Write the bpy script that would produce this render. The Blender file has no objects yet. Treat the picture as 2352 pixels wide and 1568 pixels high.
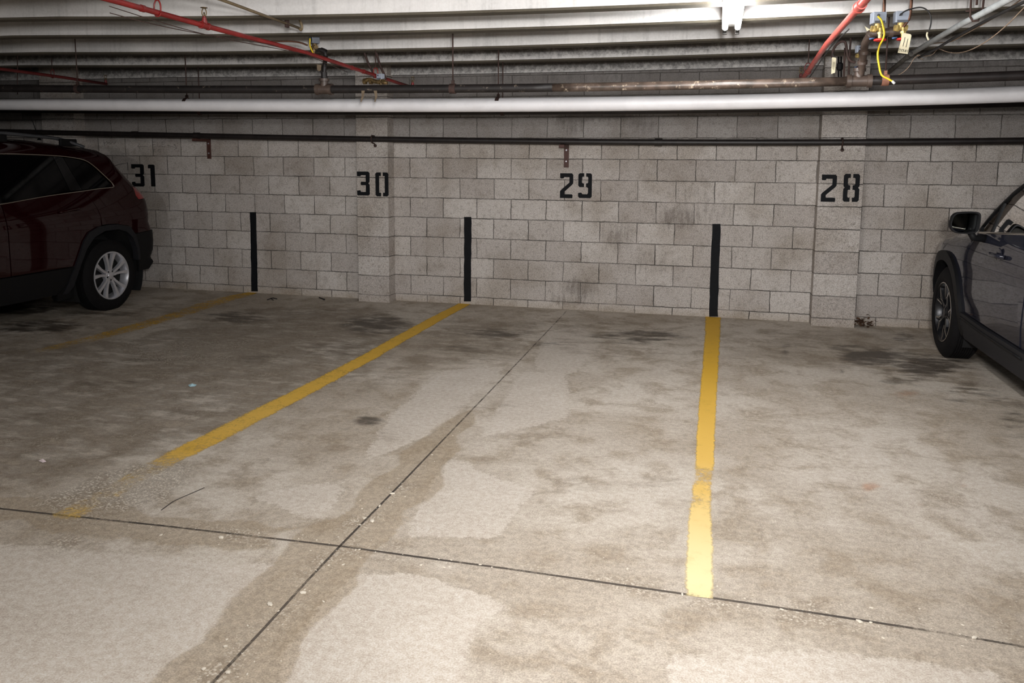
import bpy, bmesh, math, random
import numpy as np
from mathutils import Vector, Matrix, noise
from mathutils.geometry import delaunay_2d_cdt
random.seed(7)
C = bpy.context.scene.collection
PI = math.pi

# ------------------------------------------------------------------ camera (solved from the block courses and floor lines)
RM = np.array([[0.9694633, -0.2422762, -0.0379887], [0.2451227, 0.9620324, 0.1200355], [0.0074646, -0.1256819, 0.9920425]])
CAM = np.array([3.0745868, -7.8648461, 1.4878675])
F, PX, PY = 1850.4275, 1176.0, 600.894

def at(x, y, X=None, Y=None, Z=None):
    """point of the plane X=, Y= or Z= seen at photo pixel x, y"""
    d = RM @ np.array([(x - PX) / F, 1.0, (PY - y) / F])
    t = (X - CAM[0]) / d[0] if X is not None else (Y - CAM[1]) / d[1] if Y is not None else (Z - CAM[2]) / d[2]
    return Vector(CAM + t * d)

cam_d = bpy.data.cameras.new('camera'); cam = bpy.data.objects.new('camera', cam_d); C.objects.link(cam)
cam_d.sensor_width = 36; cam_d.sensor_fit = 'HORIZONTAL'; cam_d.lens = F * 36 / 2352
cam_d.shift_y = -(784 - PY) / 2352; cam_d.clip_start = 0.05
m = Matrix.Identity(4)
for i in range(3):
    m[i][0] = RM[i, 0]; m[i][1] = RM[i, 2]; m[i][2] = -RM[i, 1]; m[i][3] = CAM[i]
cam.matrix_world = m
bpy.context.scene.camera = cam

# ------------------------------------------------------------------ materials
def newmat(name):
    ma = bpy.data.materials.new(name); ma.use_nodes = True
    nt = ma.node_tree; nt.nodes.clear()
    out = nt.nodes.new('ShaderNodeOutputMaterial'); b = nt.nodes.new('ShaderNodeBsdfPrincipled')
    nt.links.new(b.outputs[0], out.inputs[0])
    return ma, nt, b, out

class G:
    """small node-graph helper"""
    def __init__(s, nt): s.nt = nt
    def n(s, t, **kw):
        nd = s.nt.nodes.new(t)
        for k, v in kw.items(): setattr(nd, k, v)
        return nd
    def put(s, sock, v):
        if isinstance(v, bpy.types.NodeSocket): s.nt.links.new(v, sock)
        else: sock.default_value = v
    def math(s, op, a, b=0.0, clamp=False):
        nd = s.n('ShaderNodeMath', operation=op, use_clamp=clamp); s.put(nd.inputs[0], a); s.put(nd.inputs[1], b); return nd.outputs[0]
    def mix(s, f, a, b, mode='MIX'):
        nd = s.n('ShaderNodeMix', data_type='RGBA', blend_type=mode); s.put(nd.inputs[0], f); s.put(nd.inputs[6], a); s.put(nd.inputs[7], b); return nd.outputs[2]
    def noise(s, vec, scale, detail=4, rough=.55, dist=0):
        nd = s.n('ShaderNodeTexNoise'); s.put(nd.inputs['Vector'], vec); nd.inputs['Scale'].default_value = scale
        nd.inputs['Detail'].default_value = detail; nd.inputs['Roughness'].default_value = rough; nd.inputs['Distortion'].default_value = dist
        return nd.outputs[0]
    def ramp(s, v, lo, hi, a=0.0, b=1.0):
        nd = s.n('ShaderNodeMapRange', interpolation_type='SMOOTHSTEP'); s.put(nd.inputs[0], v)
        for i, q in enumerate((lo, hi, a, b)): nd.inputs[i + 1].default_value = q
        return nd.outputs[0]
    def bump(s, h, strength, dist):
        nd = s.n('ShaderNodeBump'); nd.inputs['Strength'].default_value = strength; nd.inputs['Distance'].default_value = dist
        s.put(nd.inputs['Height'], h); return nd.outputs[0]
    def objco(s): return s.n('ShaderNodeTexCoord').outputs['Object']

def c4(r, g, b): return (r, g, b, 1)
def srgb(r, g, b):
    f = lambda v: (v / 255 / 12.92) if v / 255 <= .04045 else ((v / 255 + .055) / 1.055) ** 2.4
    return (f(r), f(g), f(b), 1)

def plain(name, col, rough=.5, metal=0.0, coat=0.0, var=.25, scale=18, bump=0.0, col2=None, rust=None, spec=.5):
    ma, nt, b, out = newmat(name); g = G(nt); co = g.objco()
    n1 = g.noise(co, scale, 5, .6)
    dark = tuple(v * (1 - var) for v in col[:3]) + (1,)
    base = g.mix(g.ramp(n1, .35, .65), dark, col if col2 is None else col2)
    if rust:
        n2 = g.noise(co, rust[1], 6, .7)
        base = g.mix(g.ramp(n2, rust[2], rust[2] + .12), base, rust[0])
    nt.links.new(base, b.inputs['Base Color'])
    b.inputs['Roughness'].default_value = rough; b.inputs['Metallic'].default_value = metal
    b.inputs['Coat Weight'].default_value = coat; b.inputs['Coat Roughness'].default_value = .03
    b.inputs['Specular IOR Level'].default_value = spec
    if bump: nt.links.new(g.bump(n1, .5, bump), b.inputs['Normal'])
    return ma

M = {}
M['white_pipe'] = plain('white_pipe_jacket', srgb(236, 234, 236), .45, var=.08, scale=6)
M['dark_pipe'] = plain('dark_iron_pipe', srgb(35, 30, 29), .55, var=.45, scale=9, bump=.002, rust=(srgb(125, 112, 100), 24, .60))
M['bare_pipe'] = plain('worn_iron_pipe', srgb(92, 78, 69), .36, var=.55, scale=13, bump=.002, rust=(srgb(184, 168, 148), 22, .57))  # paler iron pipe, the tube light is put into its colour
M['riser'] = plain('brown_riser_pipe', srgb(84, 70, 62), .45, var=.4, scale=14, bump=.001)
M['black_pipe'] = plain('black_steel_pipe', srgb(40, 34, 33), .48, var=.4, scale=12, rust=(srgb(92, 76, 66), 30, .62))
M['red_paint'] = plain('red_pipe_paint', srgb(138, 34, 32), .42, var=.3, scale=8, rust=(srgb(120, 40, 36), 15, .6))
M['red_coral'] = plain('faded_red_pipe_paint', srgb(205, 92, 82), .42, var=.22, scale=7)
M['dull_red'] = plain('dull_red_pipe_paint', srgb(104, 30, 30), .5, var=.3, scale=8)
M['rust'] = plain('rusty_steel', srgb(66, 46, 40), .75, var=.45, scale=25, bump=.001)
M['clamp'] = plain('orange_brown_clamp', srgb(150, 104, 84), .7, var=.3, scale=20)
M['brown_bracket'] = plain('brown_bracket_paint', srgb(82, 50, 42), .6, var=.2, scale=18)
M['bronze_pipe'] = plain('brown_conduit', srgb(120, 104, 78), .5, var=.3, scale=10)
M['copper'] = plain('aged_copper', srgb(128, 92, 74), .42, metal=.6, var=.4, scale=20)
M['brass'] = plain('brass', srgb(222, 194, 122), .35, metal=.45, var=.4, scale=40)
M['old_brass'] = plain('dirty_brass', srgb(120, 98, 62), .5, metal=.5, var=.6, scale=40)
M['galv'] = plain('galvanised_conduit', srgb(208, 213, 215), .4, metal=.0, var=.2, scale=14)
M['grimy'] = plain('grimy_conduit', srgb(98, 94, 88), .6, metal=.2, var=.5, scale=22)
M['actuator'] = plain('grey_actuator_metal', srgb(168, 176, 190), .45, metal=.1, var=.12, scale=20)
M['actuator_dark'] = plain('dark_actuator_metal', srgb(96, 100, 108), .45, metal=.2, var=.2, scale=20)
M['red_handle'] = plain('red_valve_handle', srgb(206, 52, 46), .4, var=.15)
M['blue_lever'] = plain('blue_lever', srgb(80, 110, 160), .4, var=.2)
M['yellow_wire'] = plain('yellow_wire', srgb(232, 200, 30), .45, var=.12)
M['black_wire'] = plain('black_wire', srgb(32, 30, 30), .5, var=.2)
M['tan_wire'] = plain('tan_twine', srgb(172, 148, 126), .8, var=.3, scale=60)
M['tag'] = plain('cream_card', srgb(228, 218, 186), .8, var=.06)
M['ink'] = plain('black_ink', srgb(42, 40, 38), .8, var=.1)
M['pencil'] = plain('pencil_marks', srgb(98, 94, 90), .9, var=.1)
M['faded_pencil'] = plain('faded_pencil_marks', srgb(128, 124, 120), .9, var=.1)
M['stencil'] = plain('black_stencil_paint', srgb(17, 19, 23), .7, var=.25, scale=45, rust=(srgb(48, 48, 48), 60, .70), spec=.2)
M['white_metal'] = plain('white_enamel', srgb(225, 225, 222), .4, var=.05)
M['socket'] = plain('grey_lamp_socket', srgb(58, 56, 52), .5, var=.1)
M['rubber'] = plain('tyre_rubber', srgb(24, 23, 24), .8, var=.2, scale=30, spec=.15)
M['alloy'] = plain('bright_alloy', srgb(214, 214, 220), .3, metal=.55, var=.08)
M['alloy_dark'] = plain('black_alloy', srgb(30, 30, 33), .3, metal=.4, var=.1)
M['alloy_edge'] = plain('machined_alloy', srgb(190, 184, 176), .3, metal=.85, var=.1)
M['red_body'] = plain('dark_red_car_paint', c4(.017, .0014, .0022), .5, coat=.8, var=.06, spec=0)
M['blue_body'] = plain('slate_blue_car_paint', c4(.019, .020, .030), .5, coat=1.0, var=.06, spec=0)
M['black_trim'] = plain('black_plastic_trim', srgb(20, 20, 22), .6, var=.15, scale=40, spec=.2)
M['grey_trim'] = plain('dark_grey_plastic_trim', srgb(33, 33, 37), .6, var=.15, scale=40, spec=.25)
M['gloss_black'] = plain('gloss_black_panel', srgb(20, 20, 22), .12, coat=.6, var=.05)
M['chrome'] = plain('satin_chrome', srgb(196, 190, 180), .2, metal=1.0, var=.05)
M['interior'] = plain('dark_interior', srgb(14, 14, 14), .8, var=.2, spec=.1)
M['rail'] = plain('grey_roof_rail', srgb(92, 94, 98), .35, metal=.4, var=.1)
M['grime_wall'] = plain('dark_distant_wall', srgb(92, 90, 86), .95, var=.2, scale=2)  # walls darkened in colour so the car paint reflects a dim room
M['undercar'] = plain('black_underbody', srgb(14, 14, 15), .9, var=.1)
M['tail_red'] = plain('red_lamp_lens', srgb(150, 26, 30), .15, coat=.8, var=.1)
M['mirror'] = plain('mirror_glass', srgb(150, 154, 154), .03, metal=1.0, var=.01)
M['dark_glass'] = plain('privacy_glass', srgb(6, 6, 8), .05, coat=.0, var=.05)
M['leaf'] = plain('dead_leaves', srgb(104, 74, 52), .9, var=.5, scale=40, bump=.004)
M['stone'] = plain('pale_grit', srgb(225, 216, 200), .9, var=.1)
M['debris'] = plain('black_debris', srgb(44, 40, 38), .9, var=.2)
M['blue_paper'] = plain('pale_blue_paper', srgb(190, 226, 236), .8, var=.05)
M['pink_paper'] = plain('pinkish_white_paper', srgb(244, 226, 226), .8, var=.08)
M['box_tape'] = plain('beige_wrap', srgb(120, 104, 84), .8, var=.3, scale=40)

ma, nt, b, out = newmat('tinted_window_glass'); g = G(nt)
nt.nodes.remove(b)
tr = g.n('ShaderNodeBsdfTransparent'); tr.inputs[0].default_value = (.60, .63, .52, 1)
gl = g.n('ShaderNodeBsdfGlossy'); gl.inputs[0].default_value = (1, 1, 1, 1); gl.inputs['Roughness'].default_value = .02
fr = g.n('ShaderNodeFresnel'); fr.inputs[0].default_value = 1.45
mx = g.n('ShaderNodeMixShader'); nt.links.new(fr.outputs[0], mx.inputs[0]); nt.links.new(tr.outputs[0], mx.inputs[1]); nt.links.new(gl.outputs[0], mx.inputs[2])
nt.links.new(mx.outputs[0], out.inputs[0]); M['clear_glass'] = ma

ma, nt, b, out = newmat('lit_fluorescent_tube')
b.inputs['Base Color'].default_value = (.9, .9, .9, 1); b.inputs['Emission Color'].default_value = (1.0, .99, .98, 1); b.inputs['Emission Strength'].default_value = 95
M['tube'] = ma

# --- concrete joists / ceiling
def concrete(name, light, dark, drip=.5):
    ma, nt, b, out = newmat(name); g = G(nt); co = g.objco()
    mp = g.n('ShaderNodeMapping'); mp.inputs['Scale'].default_value = (14, 14, 1.2); g.put(mp.inputs[0], co)
    big = g.noise(co, 1.3, 5, .6); streak = g.noise(mp.outputs[0], 1.6, 4, .6); fine = g.noise(co, 70, 3, .6)
    col = g.mix(g.ramp(big, .35, .7), light, dark)
    col = g.mix(g.math('MULTIPLY', g.ramp(streak, .50, .72), drip), col, tuple(v * .45 for v in dark[:3]) + (1,))
    at_ = g.n('ShaderNodeAttribute', attribute_name='grime')
    gn = g.math('ADD', at_.outputs['Fac'], g.math('MULTIPLY', g.math('SUBTRACT', g.noise(co, 24, 6, .75), .5), 1.5))
    col = g.mix(g.math('MULTIPLY', g.ramp(at_.outputs['Fac'], .15, .9), .45), col, srgb(120, 116, 112))  # even darkening puts pipe shade near the wall into the concrete, soot follows
    col = g.mix(g.math('MULTIPLY', g.ramp(gn, .35, .85), .75), col, srgb(80, 78, 77))
    col = g.mix(.25, col, g.mix(fine, c4(.05, .05, .05), c4(1, 1, 1)), 'OVERLAY')
    nt.links.new(col, b.inputs['Base Color']); b.inputs['Roughness'].default_value = .9
    nt.links.new(g.bump(fine, .3, .004), b.inputs['Normal'])
    return ma
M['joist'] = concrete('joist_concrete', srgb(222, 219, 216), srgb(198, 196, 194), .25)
M['soffit'] = concrete('joist_soffit_concrete', srgb(92, 86, 74), srgb(74, 68, 58), .2)  # joist concrete with the underside shade put into the colour
M['soffit_dark'] = concrete('sooty_joist_soffit', srgb(62, 57, 50), srgb(48, 44, 40), .2)  # darker copy, deeper shade painted into the recessed strip
M['slab'] = concrete('slab_concrete', srgb(150, 146, 140), srgb(120, 116, 110), .3)

# --- concrete blockwork
BW, BH, J0 = 0.36022, 0.2032, 0.0757
def blockwork(name, xoff, plain_stack=False):
    ma, nt, b, out = newmat(name); g = G(nt); co = g.objco()
    sep = g.n('ShaderNodeSeparateXYZ'); g.put(sep.inputs[0], co)
    wob = g.math('MULTIPLY', g.math('SUBTRACT', g.noise(co, 4.0, 1), .5), .018)
    wob2 = g.math('MULTIPLY', g.math('SUBTRACT', g.noise(co, 22.0, 1), .5), .009)
    x = g.math('ADD', g.math('ADD', sep.outputs[0], -xoff + BW * 60), g.math('ADD', wob, wob2))
    z = g.math('ADD', g.math('ADD', sep.outputs[2], -J0 + BH * 20), g.math('ADD', wob2, g.math('MULTIPLY', wob, -.5)))
    cmb = g.n('ShaderNodeCombineXYZ'); g.put(cmb.inputs[0], x); g.put(cmb.inputs[1], z)
    bt = g.n('ShaderNodeTexBrick', offset=.0 if plain_stack else .5, offset_frequency=2)
    g.put(bt.inputs['Vector'], cmb.outputs[0])
    bt.inputs['Color1'].default_value = c4(0, 0, 0); bt.inputs['Color2'].default_value = c4(1, 1, 1); bt.inputs['Mortar'].default_value = c4(.5, .5, .5)
    bt.inputs['Scale'].default_value = 1; bt.inputs['Mortar Size'].default_value = .0050; bt.inputs['Mortar Smooth'].default_value = .35
    bt.inputs['Brick Width'].default_value = BW if not plain_stack else 30.0; bt.inputs['Row Height'].default_value = BH
    fine = g.noise(co, 120, 3, .7); mid = g.noise(co, 26, 4, .65); big = g.noise(co, 1.7, 3, .6); sp_ = g.noise(co, 55, 3, .75)
    col = g.mix(bt.outputs['Color'], srgb(184, 176, 170), srgb(209, 202, 196))
    col = g.mix(g.math('MULTIPLY', g.ramp(big, .42, .7), .55), col, srgb(152, 140, 126))
    col = g.mix(g.math('MULTIPLY', g.ramp(mid, .50, .72), .40), col, srgb(124, 114, 104))
    col = g.mix(g.math('MULTIPLY', g.ramp(g.noise(co, 7.5, 5, .7, .6), .50, .70), .34), col, srgb(132, 121, 108))
    col = g.mix(g.math('MULTIPLY', g.ramp(g.noise(co, 12, 4, .7), .60, .72), .4), col, srgb(222, 214, 203))
    col = g.mix(.42, col, g.mix(g.ramp(fine, .3, .7), c4(.12, .12, .12), c4(.9, .9, .9)), 'OVERLAY')
    col = g.mix(g.math('MULTIPLY', g.ramp(sp_, .54, .64), .38), col, srgb(108, 98, 90))
    pit = g.ramp(g.noise(co, 95, 2, .5), .66, .72)
    col = g.mix(g.math('MULTIPLY', pit, .55), col, srgb(84, 76, 68))
    st = g.n('ShaderNodeAttribute', attribute_name='stain'); sp = g.n('ShaderNodeSeparateColor'); g.put(sp.inputs[0], st.outputs['Color'])
    mp = g.n('ShaderNodeMapping'); mp.inputs['Scale'].default_value = (30, 30, 5); g.put(mp.inputs[0], co)
    brk = g.noise(mp.outputs[0], 1.0, 5, .7)
    d = g.math('ADD', sp.outputs[0], g.math('MULTIPLY', g.math('SUBTRACT', brk, .5), 1.3))
    d = g.math('MULTIPLY', g.ramp(d, .25, .85), g.ramp(sp.outputs[0], .02, .3))
    col = g.mix(g.math('MULTIPLY', d, .55), col, srgb(78, 68, 58))
    col = g.mix(g.math('MULTIPLY', sp.outputs[1], .55), col, srgb(150, 128, 92))
    col = g.mix(g.math('MULTIPLY', sp.outputs[2], .65), col, srgb(92, 90, 90))  # blue channel: pipe shade painted over the upper blocks
    jf = g.math('MULTIPLY', bt.outputs['Fac'], g.ramp(g.noise(co, 3.3, 4, .65), .30, .66, .45, 1.0))
    col = g.mix(jf, col, srgb(78, 74, 70))
    nt.links.new(col, b.inputs['Base Color']); b.inputs['Roughness'].default_value = .92; b.inputs['Specular IOR Level'].default_value = .25
    h = g.math('ADD', g.math('MULTIPLY', bt.outputs['Fac'], -1.0), g.math('MULTIPLY', g.noise(co, 140, 2, .7), .35))
    nt.links.new(g.bump(h, .55, .006), b.inputs['Normal'])
    return ma
M['block0'] = blockwork('blockwork_centre', -BW / 2)
M['block1'] = blockwork('blockwork_left', -1.993)
M['block2'] = blockwork('blockwork_right', 4.541)
M['block_p'] = blockwork('blockwork_pilaster', 7.0, True)

# --- concrete floor
ma, nt, b, out = newmat('stained_floor_concrete'); g = G(nt); co = g.objco()
st = g.n('ShaderNodeAttribute', attribute_name='stain'); sp = g.n('ShaderNodeSeparateColor'); g.put(sp.inputs[0], st.outputs['Color'])
st2 = g.n('ShaderNodeAttribute', attribute_name='stain2'); sp2 = g.n('ShaderNodeSeparateColor'); g.put(sp2.inputs[0], st2.outputs['Color'])
n_big = g.noise(co, .9, 4, .62, .4); n_mid = g.noise(co, 4.5, 5, .65, .3); n_fine = g.noise(co, 38, 4, .7); n_grain = g.noise(co, 170, 2, .7)
mpf = g.n('ShaderNodeMapping'); mpf.inputs['Scale'].default_value = (2.6, 6.5, 1); mpf.inputs['Rotation'].default_value = (0, 0, .1); g.put(mpf.inputs[0], co)
n_str = g.noise(mpf.outputs[0], 1.5, 5, .68)
col = g.mix(g.ramp(n_big, .38, .62), srgb(182, 170, 155), srgb(207, 197, 184))
col = g.mix(g.math('MULTIPLY', g.ramp(n_mid, .44, .66), .75), col, srgb(160, 145, 126))
col = g.mix(g.math('MULTIPLY', g.ramp(n_str, .54, .72), .35), col, srgb(214, 205, 192))
edge = g.math('ADD', g.math('MULTIPLY', g.math('SUBTRACT', n_mid, .5), .9), g.math('MULTIPLY', g.math('SUBTRACT', n_fine, .5), .35))
lt = g.ramp(g.math('ADD', sp2.outputs[0], edge), .42, .56)
col = g.mix(g.math('MULTIPLY', lt, .75), col, srgb(210, 200, 188))
damp = g.ramp(g.math('ADD', sp.outputs[0], g.math('MULTIPLY', edge, .8)), .42, .56)
col = g.mix(g.math('MULTIPLY', damp, .62), col, srgb(160, 143, 120))
brk2 = g.math('ADD', g.math('MULTIPLY', g.math('SUBTRACT', n_str, .5), 2.2), g.math('MULTIPLY', edge, .6))
grey = g.ramp(g.math('ADD', sp2.outputs[1], brk2), .25, .85)
grey = g.math('MULTIPLY', grey, g.ramp(sp2.outputs[1], .02, .35))
col = g.mix(g.math('MULTIPLY', grey, .78), col, g.mix(g.ramp(n_str, .40, .66), srgb(98, 86, 73), srgb(166, 152, 135)))
oil = g.ramp(g.math('ADD', sp.outputs[1], brk2), .30, .95)
oil = g.math('MULTIPLY', oil, g.ramp(sp.outputs[1], .02, .35))
col = g.mix(g.math('MULTIPLY', oil, .82), col, srgb(64, 56, 48))
col = g.mix(g.math('MULTIPLY', g.ramp(g.math('ADD', sp2.outputs[2], edge), .3, .9), .6), col, srgb(176, 126, 92))
vo = g.n('ShaderNodeTexVoronoi'); vo.inputs['Scale'].default_value = 95; g.put(vo.inputs['Vector'], co)
vo2 = g.n('ShaderNodeTexVoronoi'); vo2.inputs['Scale'].default_value = 34; g.put(vo2.inputs['Vector'], co)
agg = g.ramp(g.math('ADD', sp.outputs[2], g.math('MULTIPLY', g.math('SUBTRACT', n_mid, .5), 1.0)), .3, .75)
peb = g.math('MULTIPLY', g.ramp(vo.outputs['Distance'], .36, .55, 1.0, 0.0), g.ramp(g.noise(co, 42, 2), .38, .56))
col = g.mix(g.math('MULTIPLY', agg, .45), col, srgb(150, 138, 124))
col = g.mix(g.math('MULTIPLY', g.math('MULTIPLY', peb, agg), .85), col, srgb(226, 217, 202))
spk = g.math('MULTIPLY', g.ramp(vo2.outputs['Distance'], .09, .13, 1.0, 0.0), g.ramp(n_mid, .55, .66))
col = g.mix(g.math('MULTIPLY', spk, .7), col, srgb(232, 226, 214))
col = g.mix(.35, col, g.mix(g.ramp(n_grain, .3, .7), c4(.2, .2, .2), c4(.8, .8, .8)), 'OVERLAY')
col = g.mix(.28, col, g.mix(g.ramp(n_fine, .3, .7), c4(.2, .2, .2), c4(.8, .8, .8)), 'OVERLAY')
nt.links.new(col, b.inputs['Base Color'])
g.put(b.inputs['Roughness'], g.math('SUBTRACT', .82, g.math('MULTIPLY', oil, .25)))
b.inputs['Specular IOR Level'].default_value = .3
hh = g.noise(co, 90, 3, .7)
nt.links.new(g.bump(hh, .35, .004), b.inputs['Normal'])
M['floor'] = ma

# --- worn paint on the floor (holes are real holes in the paint film)
def worn(name, col, col2):
    ma, nt, b, out = newmat(name); g = G(nt); co = g.objco()
    a = g.n('ShaderNodeAttribute', attribute_name='wear').outputs['Fac']
    a2 = g.n('ShaderNodeAttribute', attribute_name='pale').outputs['Fac']
    nz = g.math('ADD', g.math('MULTIPLY', g.math('SUBTRACT', g.noise(co, 42, 5, .75), .5), 1.1), g.math('MULTIPLY', g.math('SUBTRACT', g.noise(co, 7, 3), .5), .7))
    al = g.ramp(g.math('ADD', a, g.math('MULTIPLY', nz, 1.15)), .12, .80)
    cc = g.mix(a2, col, col2); cc = g.mix(g.math('MULTIPLY', g.ramp(g.noise(co, 9, 5, .7), .5, .75), .35), cc, tuple(v * .6 for v in col[:3]) + (1,))
    nt.links.new(cc, b.inputs['Base Color']); b.inputs['Roughness'].default_value = .75; g.put(b.inputs['Alpha'], g.math('MULTIPLY', al, .93))
    return ma
M['yellow'] = worn('worn_yellow_line_paint', srgb(240, 188, 54), srgb(252, 234, 180))
M['joint'] = worn('dark_joint_crack', srgb(62, 56, 52), srgb(120, 108, 96))

# ------------------------------------------------------------------ mesh helpers
def link(name, bm, mat, parent=None, smooth=False, bevel=0.0, autosmooth=None):
    me = bpy.data.meshes.new(name)
    bmesh.ops.recalc_face_normals(bm, faces=bm.faces)
    bm.to_mesh(me); bm.free()
    for mm in (mat if isinstance(mat, (list, tuple)) else [mat]): me.materials.append(M[mm] if isinstance(mm, str) else mm)
    o = bpy.data.objects.new(name, me); C.objects.link(o)
    if parent is not None:
        o.parent = parent; o.matrix_parent_inverse = Matrix.Translation(parent.location).inverted() if parent.type == 'EMPTY' else Matrix.Identity(4)
    if smooth:
        for p in me.polygons: p.use_smooth = True
    if autosmooth:
        for p in me.polygons: p.use_smooth = True
        md = o.modifiers.new('edges', 'EDGE_SPLIT'); md.split_angle = math.radians(autosmooth)
    if bevel:
        md = o.modifiers.new('bevel', 'BEVEL'); md.width = bevel; md.segments = 2; md.limit_method = 'ANGLE'
    return o

def tag(o, label, cat, group=None):
    o['label'] = label; o['category'] = cat
    if group: o['group'] = group
    return o
def thing(name, loc, label, cat, group=None):
    o = bpy.data.objects.new(name, None); C.objects.link(o); o.location = loc; o.empty_display_size = .1
    return tag(o, label, cat, group)
def struct(o): o['kind'] = 'structure'; return o

def box(bm, lo, hi, mtx=None, mi=0):
    vs = [bm.verts.new((x, y, z)) for x in (lo[0], hi[0]) for y in (lo[1], hi[1]) for z in (lo[2], hi[2])]
    for f in ((0, 1, 3, 2), (4, 6, 7, 5), (0, 4, 5, 1), (2, 3, 7, 6), (0, 2, 6, 4), (1, 5, 7, 3)):
        bm.faces.new([vs[i] for i in f]).material_index = mi
    if mtx is not None:
        for v in vs: v.co = mtx @ v.co
    return vs

def tube(bm, pts, r, seg=14, cap=True, mi=0):
    pts = [Vector(p) for p in pts]; n = len(pts); rs = r if isinstance(r, (list, tuple)) else [r] * n
    rings = []; up = None
    for i, p in enumerate(pts):
        d = ((pts[min(i + 1, n - 1)] - p).normalized() + (p - pts[max(i - 1, 0)]).normalized()).normalized()
        if up is None:
            up = Vector((0, 0, 1)) if abs(d.z) < .9 else Vector((1, 0, 0))
        u = d.cross(up).normalized(); v = u.cross(d).normalized(); up = v
        rings.append([bm.verts.new(p + rs[i] * (math.cos(2 * PI * k / seg) * u + math.sin(2 * PI * k / seg) * v)) for k in range(seg)])
    for a, c in zip(rings, rings[1:]):
        for k in range(seg):
            f = bm.faces.new((a[k], a[(k + 1) % seg], c[(k + 1) % seg], c[k])); f.smooth = True; f.material_index = mi
    if cap:
        for rg in (rings[0], rings[-1]):
            try: bm.faces.new(rg).material_index = mi
            except ValueError: pass

def curve_pts(pts, n=8):
    """Catmull-Rom through the points"""
    P = [Vector(p) for p in pts]; P = [2 * P[0] - P[1]] + P + [2 * P[-1] - P[-2]]; o = []
    for i in range(1, len(P) - 2):
        for k in range(n):
            t = k / n; a, b_, c, d = P[i - 1:i + 3]
            o.append(.5 * ((2 * b_) + (c - a) * t + (2 * a - 5 * b_ + 4 * c - d) * t * t + (3 * b_ - a - 3 * c + d) * t ** 3))
    return o + [P[-2]]

def lathe(bm, prof, axis_o, axis, seg=40, mi=0):
    """prof: (distance along axis, radius)"""
    ax = Vector(axis).normalized(); u = ax.orthogonal().normalized(); v = ax.cross(u); o = Vector(axis_o); rings = []
    for h, r in prof:
        rings.append([bm.verts.new(o + ax * h + max(r, 1e-4) * (math.cos(2 * PI * k / seg) * u + math.sin(2 * PI * k / seg) * v)) for k in range(seg)])
    for a, c in zip(rings, rings[1:]):
        for k in range(seg): bm.faces.new((a[k], a[(k + 1) % seg], c[(k + 1) % seg], c[k])).material_index = mi
    return rings

def prism(bm, poly, fn, t, mi=0):
    """poly in 2-D; fn(u, v, w) -> point; extruded from w=0 to w=t"""
    a = [bm.verts.new(fn(u, v, 0)) for u, v in poly]; c = [bm.verts.new(fn(u, v, t)) for u, v in poly]
    bm.faces.new(a).material_index = mi; bm.faces.new(c[::-1]).material_index = mi
    for i in range(len(poly)):
        j = (i + 1) % len(poly); bm.faces.new((a[i], c[i], c[j], a[j])).material_index = mi

# ------------------------------------------------------------------ the room
XL_, XR_, YF_ = -8.5, 10.0, -15.0
# control joints in the slab and the stains, all laid out on the floor plane
def fp(l): return [at(x, y, Z=0).to_2d() for x, y in l]
J_long = fp([(1302, 712), (1296, 720), (1180, 842), (1040, 987), (920, 1112), (780, 1255), (700, 1340), (600, 1450), (490, 1566)])
J_cross = fp([(-60, 1160), (0, 1168), (160, 1185), (380, 1208), (560, 1229), (780, 1254), (960, 1279), (1150, 1304), (1360, 1334), (1570, 1364), (1760, 1391), (1950, 1420), (2150, 1451), (2352, 1485), (2500, 1510)])
J_long = [J_long[0]] + J_long[1:] + [J_long[-1] + (J_long[-1] - J_long[-2]) * 12]
J_cross = [J_cross[0] + (J_cross[0] - J_cross[1]) * 12] + J_cross + [J_cross[-1] + (J_cross[-1] - J_cross[-2]) * 14]

def seg_dist(X, Y, poly, closed=False):
    d = np.full(X.shape, 1e9); P = list(poly) + ([poly[0]] if closed else [])
    for a, c in zip(P, P[1:]):
        ex, ey = c[0] - a[0], c[1] - a[1]; t = np.clip(((X - a[0]) * ex + (Y - a[1]) * ey) / (ex * ex + ey * ey + 1e-12), 0, 1)
        d = np.minimum(d, np.hypot(X - a[0] - t * ex, Y - a[1] - t * ey))
    return d
def inside(X, Y, poly):
    r = np.zeros(X.shape, bool); n = len(poly)
    for i in range(n):
        (x1, y1), (x2, y2) = poly[i], poly[(i + 1) % n]
        if y1 == y2: continue
        r ^= ((y1 > Y) != (y2 > Y)) & (X < (x2 - x1) * (Y - y1) / (y2 - y1) + x1)
    return r
def sdf(X, Y, poly):
    d = seg_dist(X, Y, poly, True); return np.where(inside(X, Y, poly), d, -d)
def sm(a, lo, hi):
    t = np.clip((a - lo) / (hi - lo), 0, 1); return t * t * (3 - 2 * t)

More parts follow.
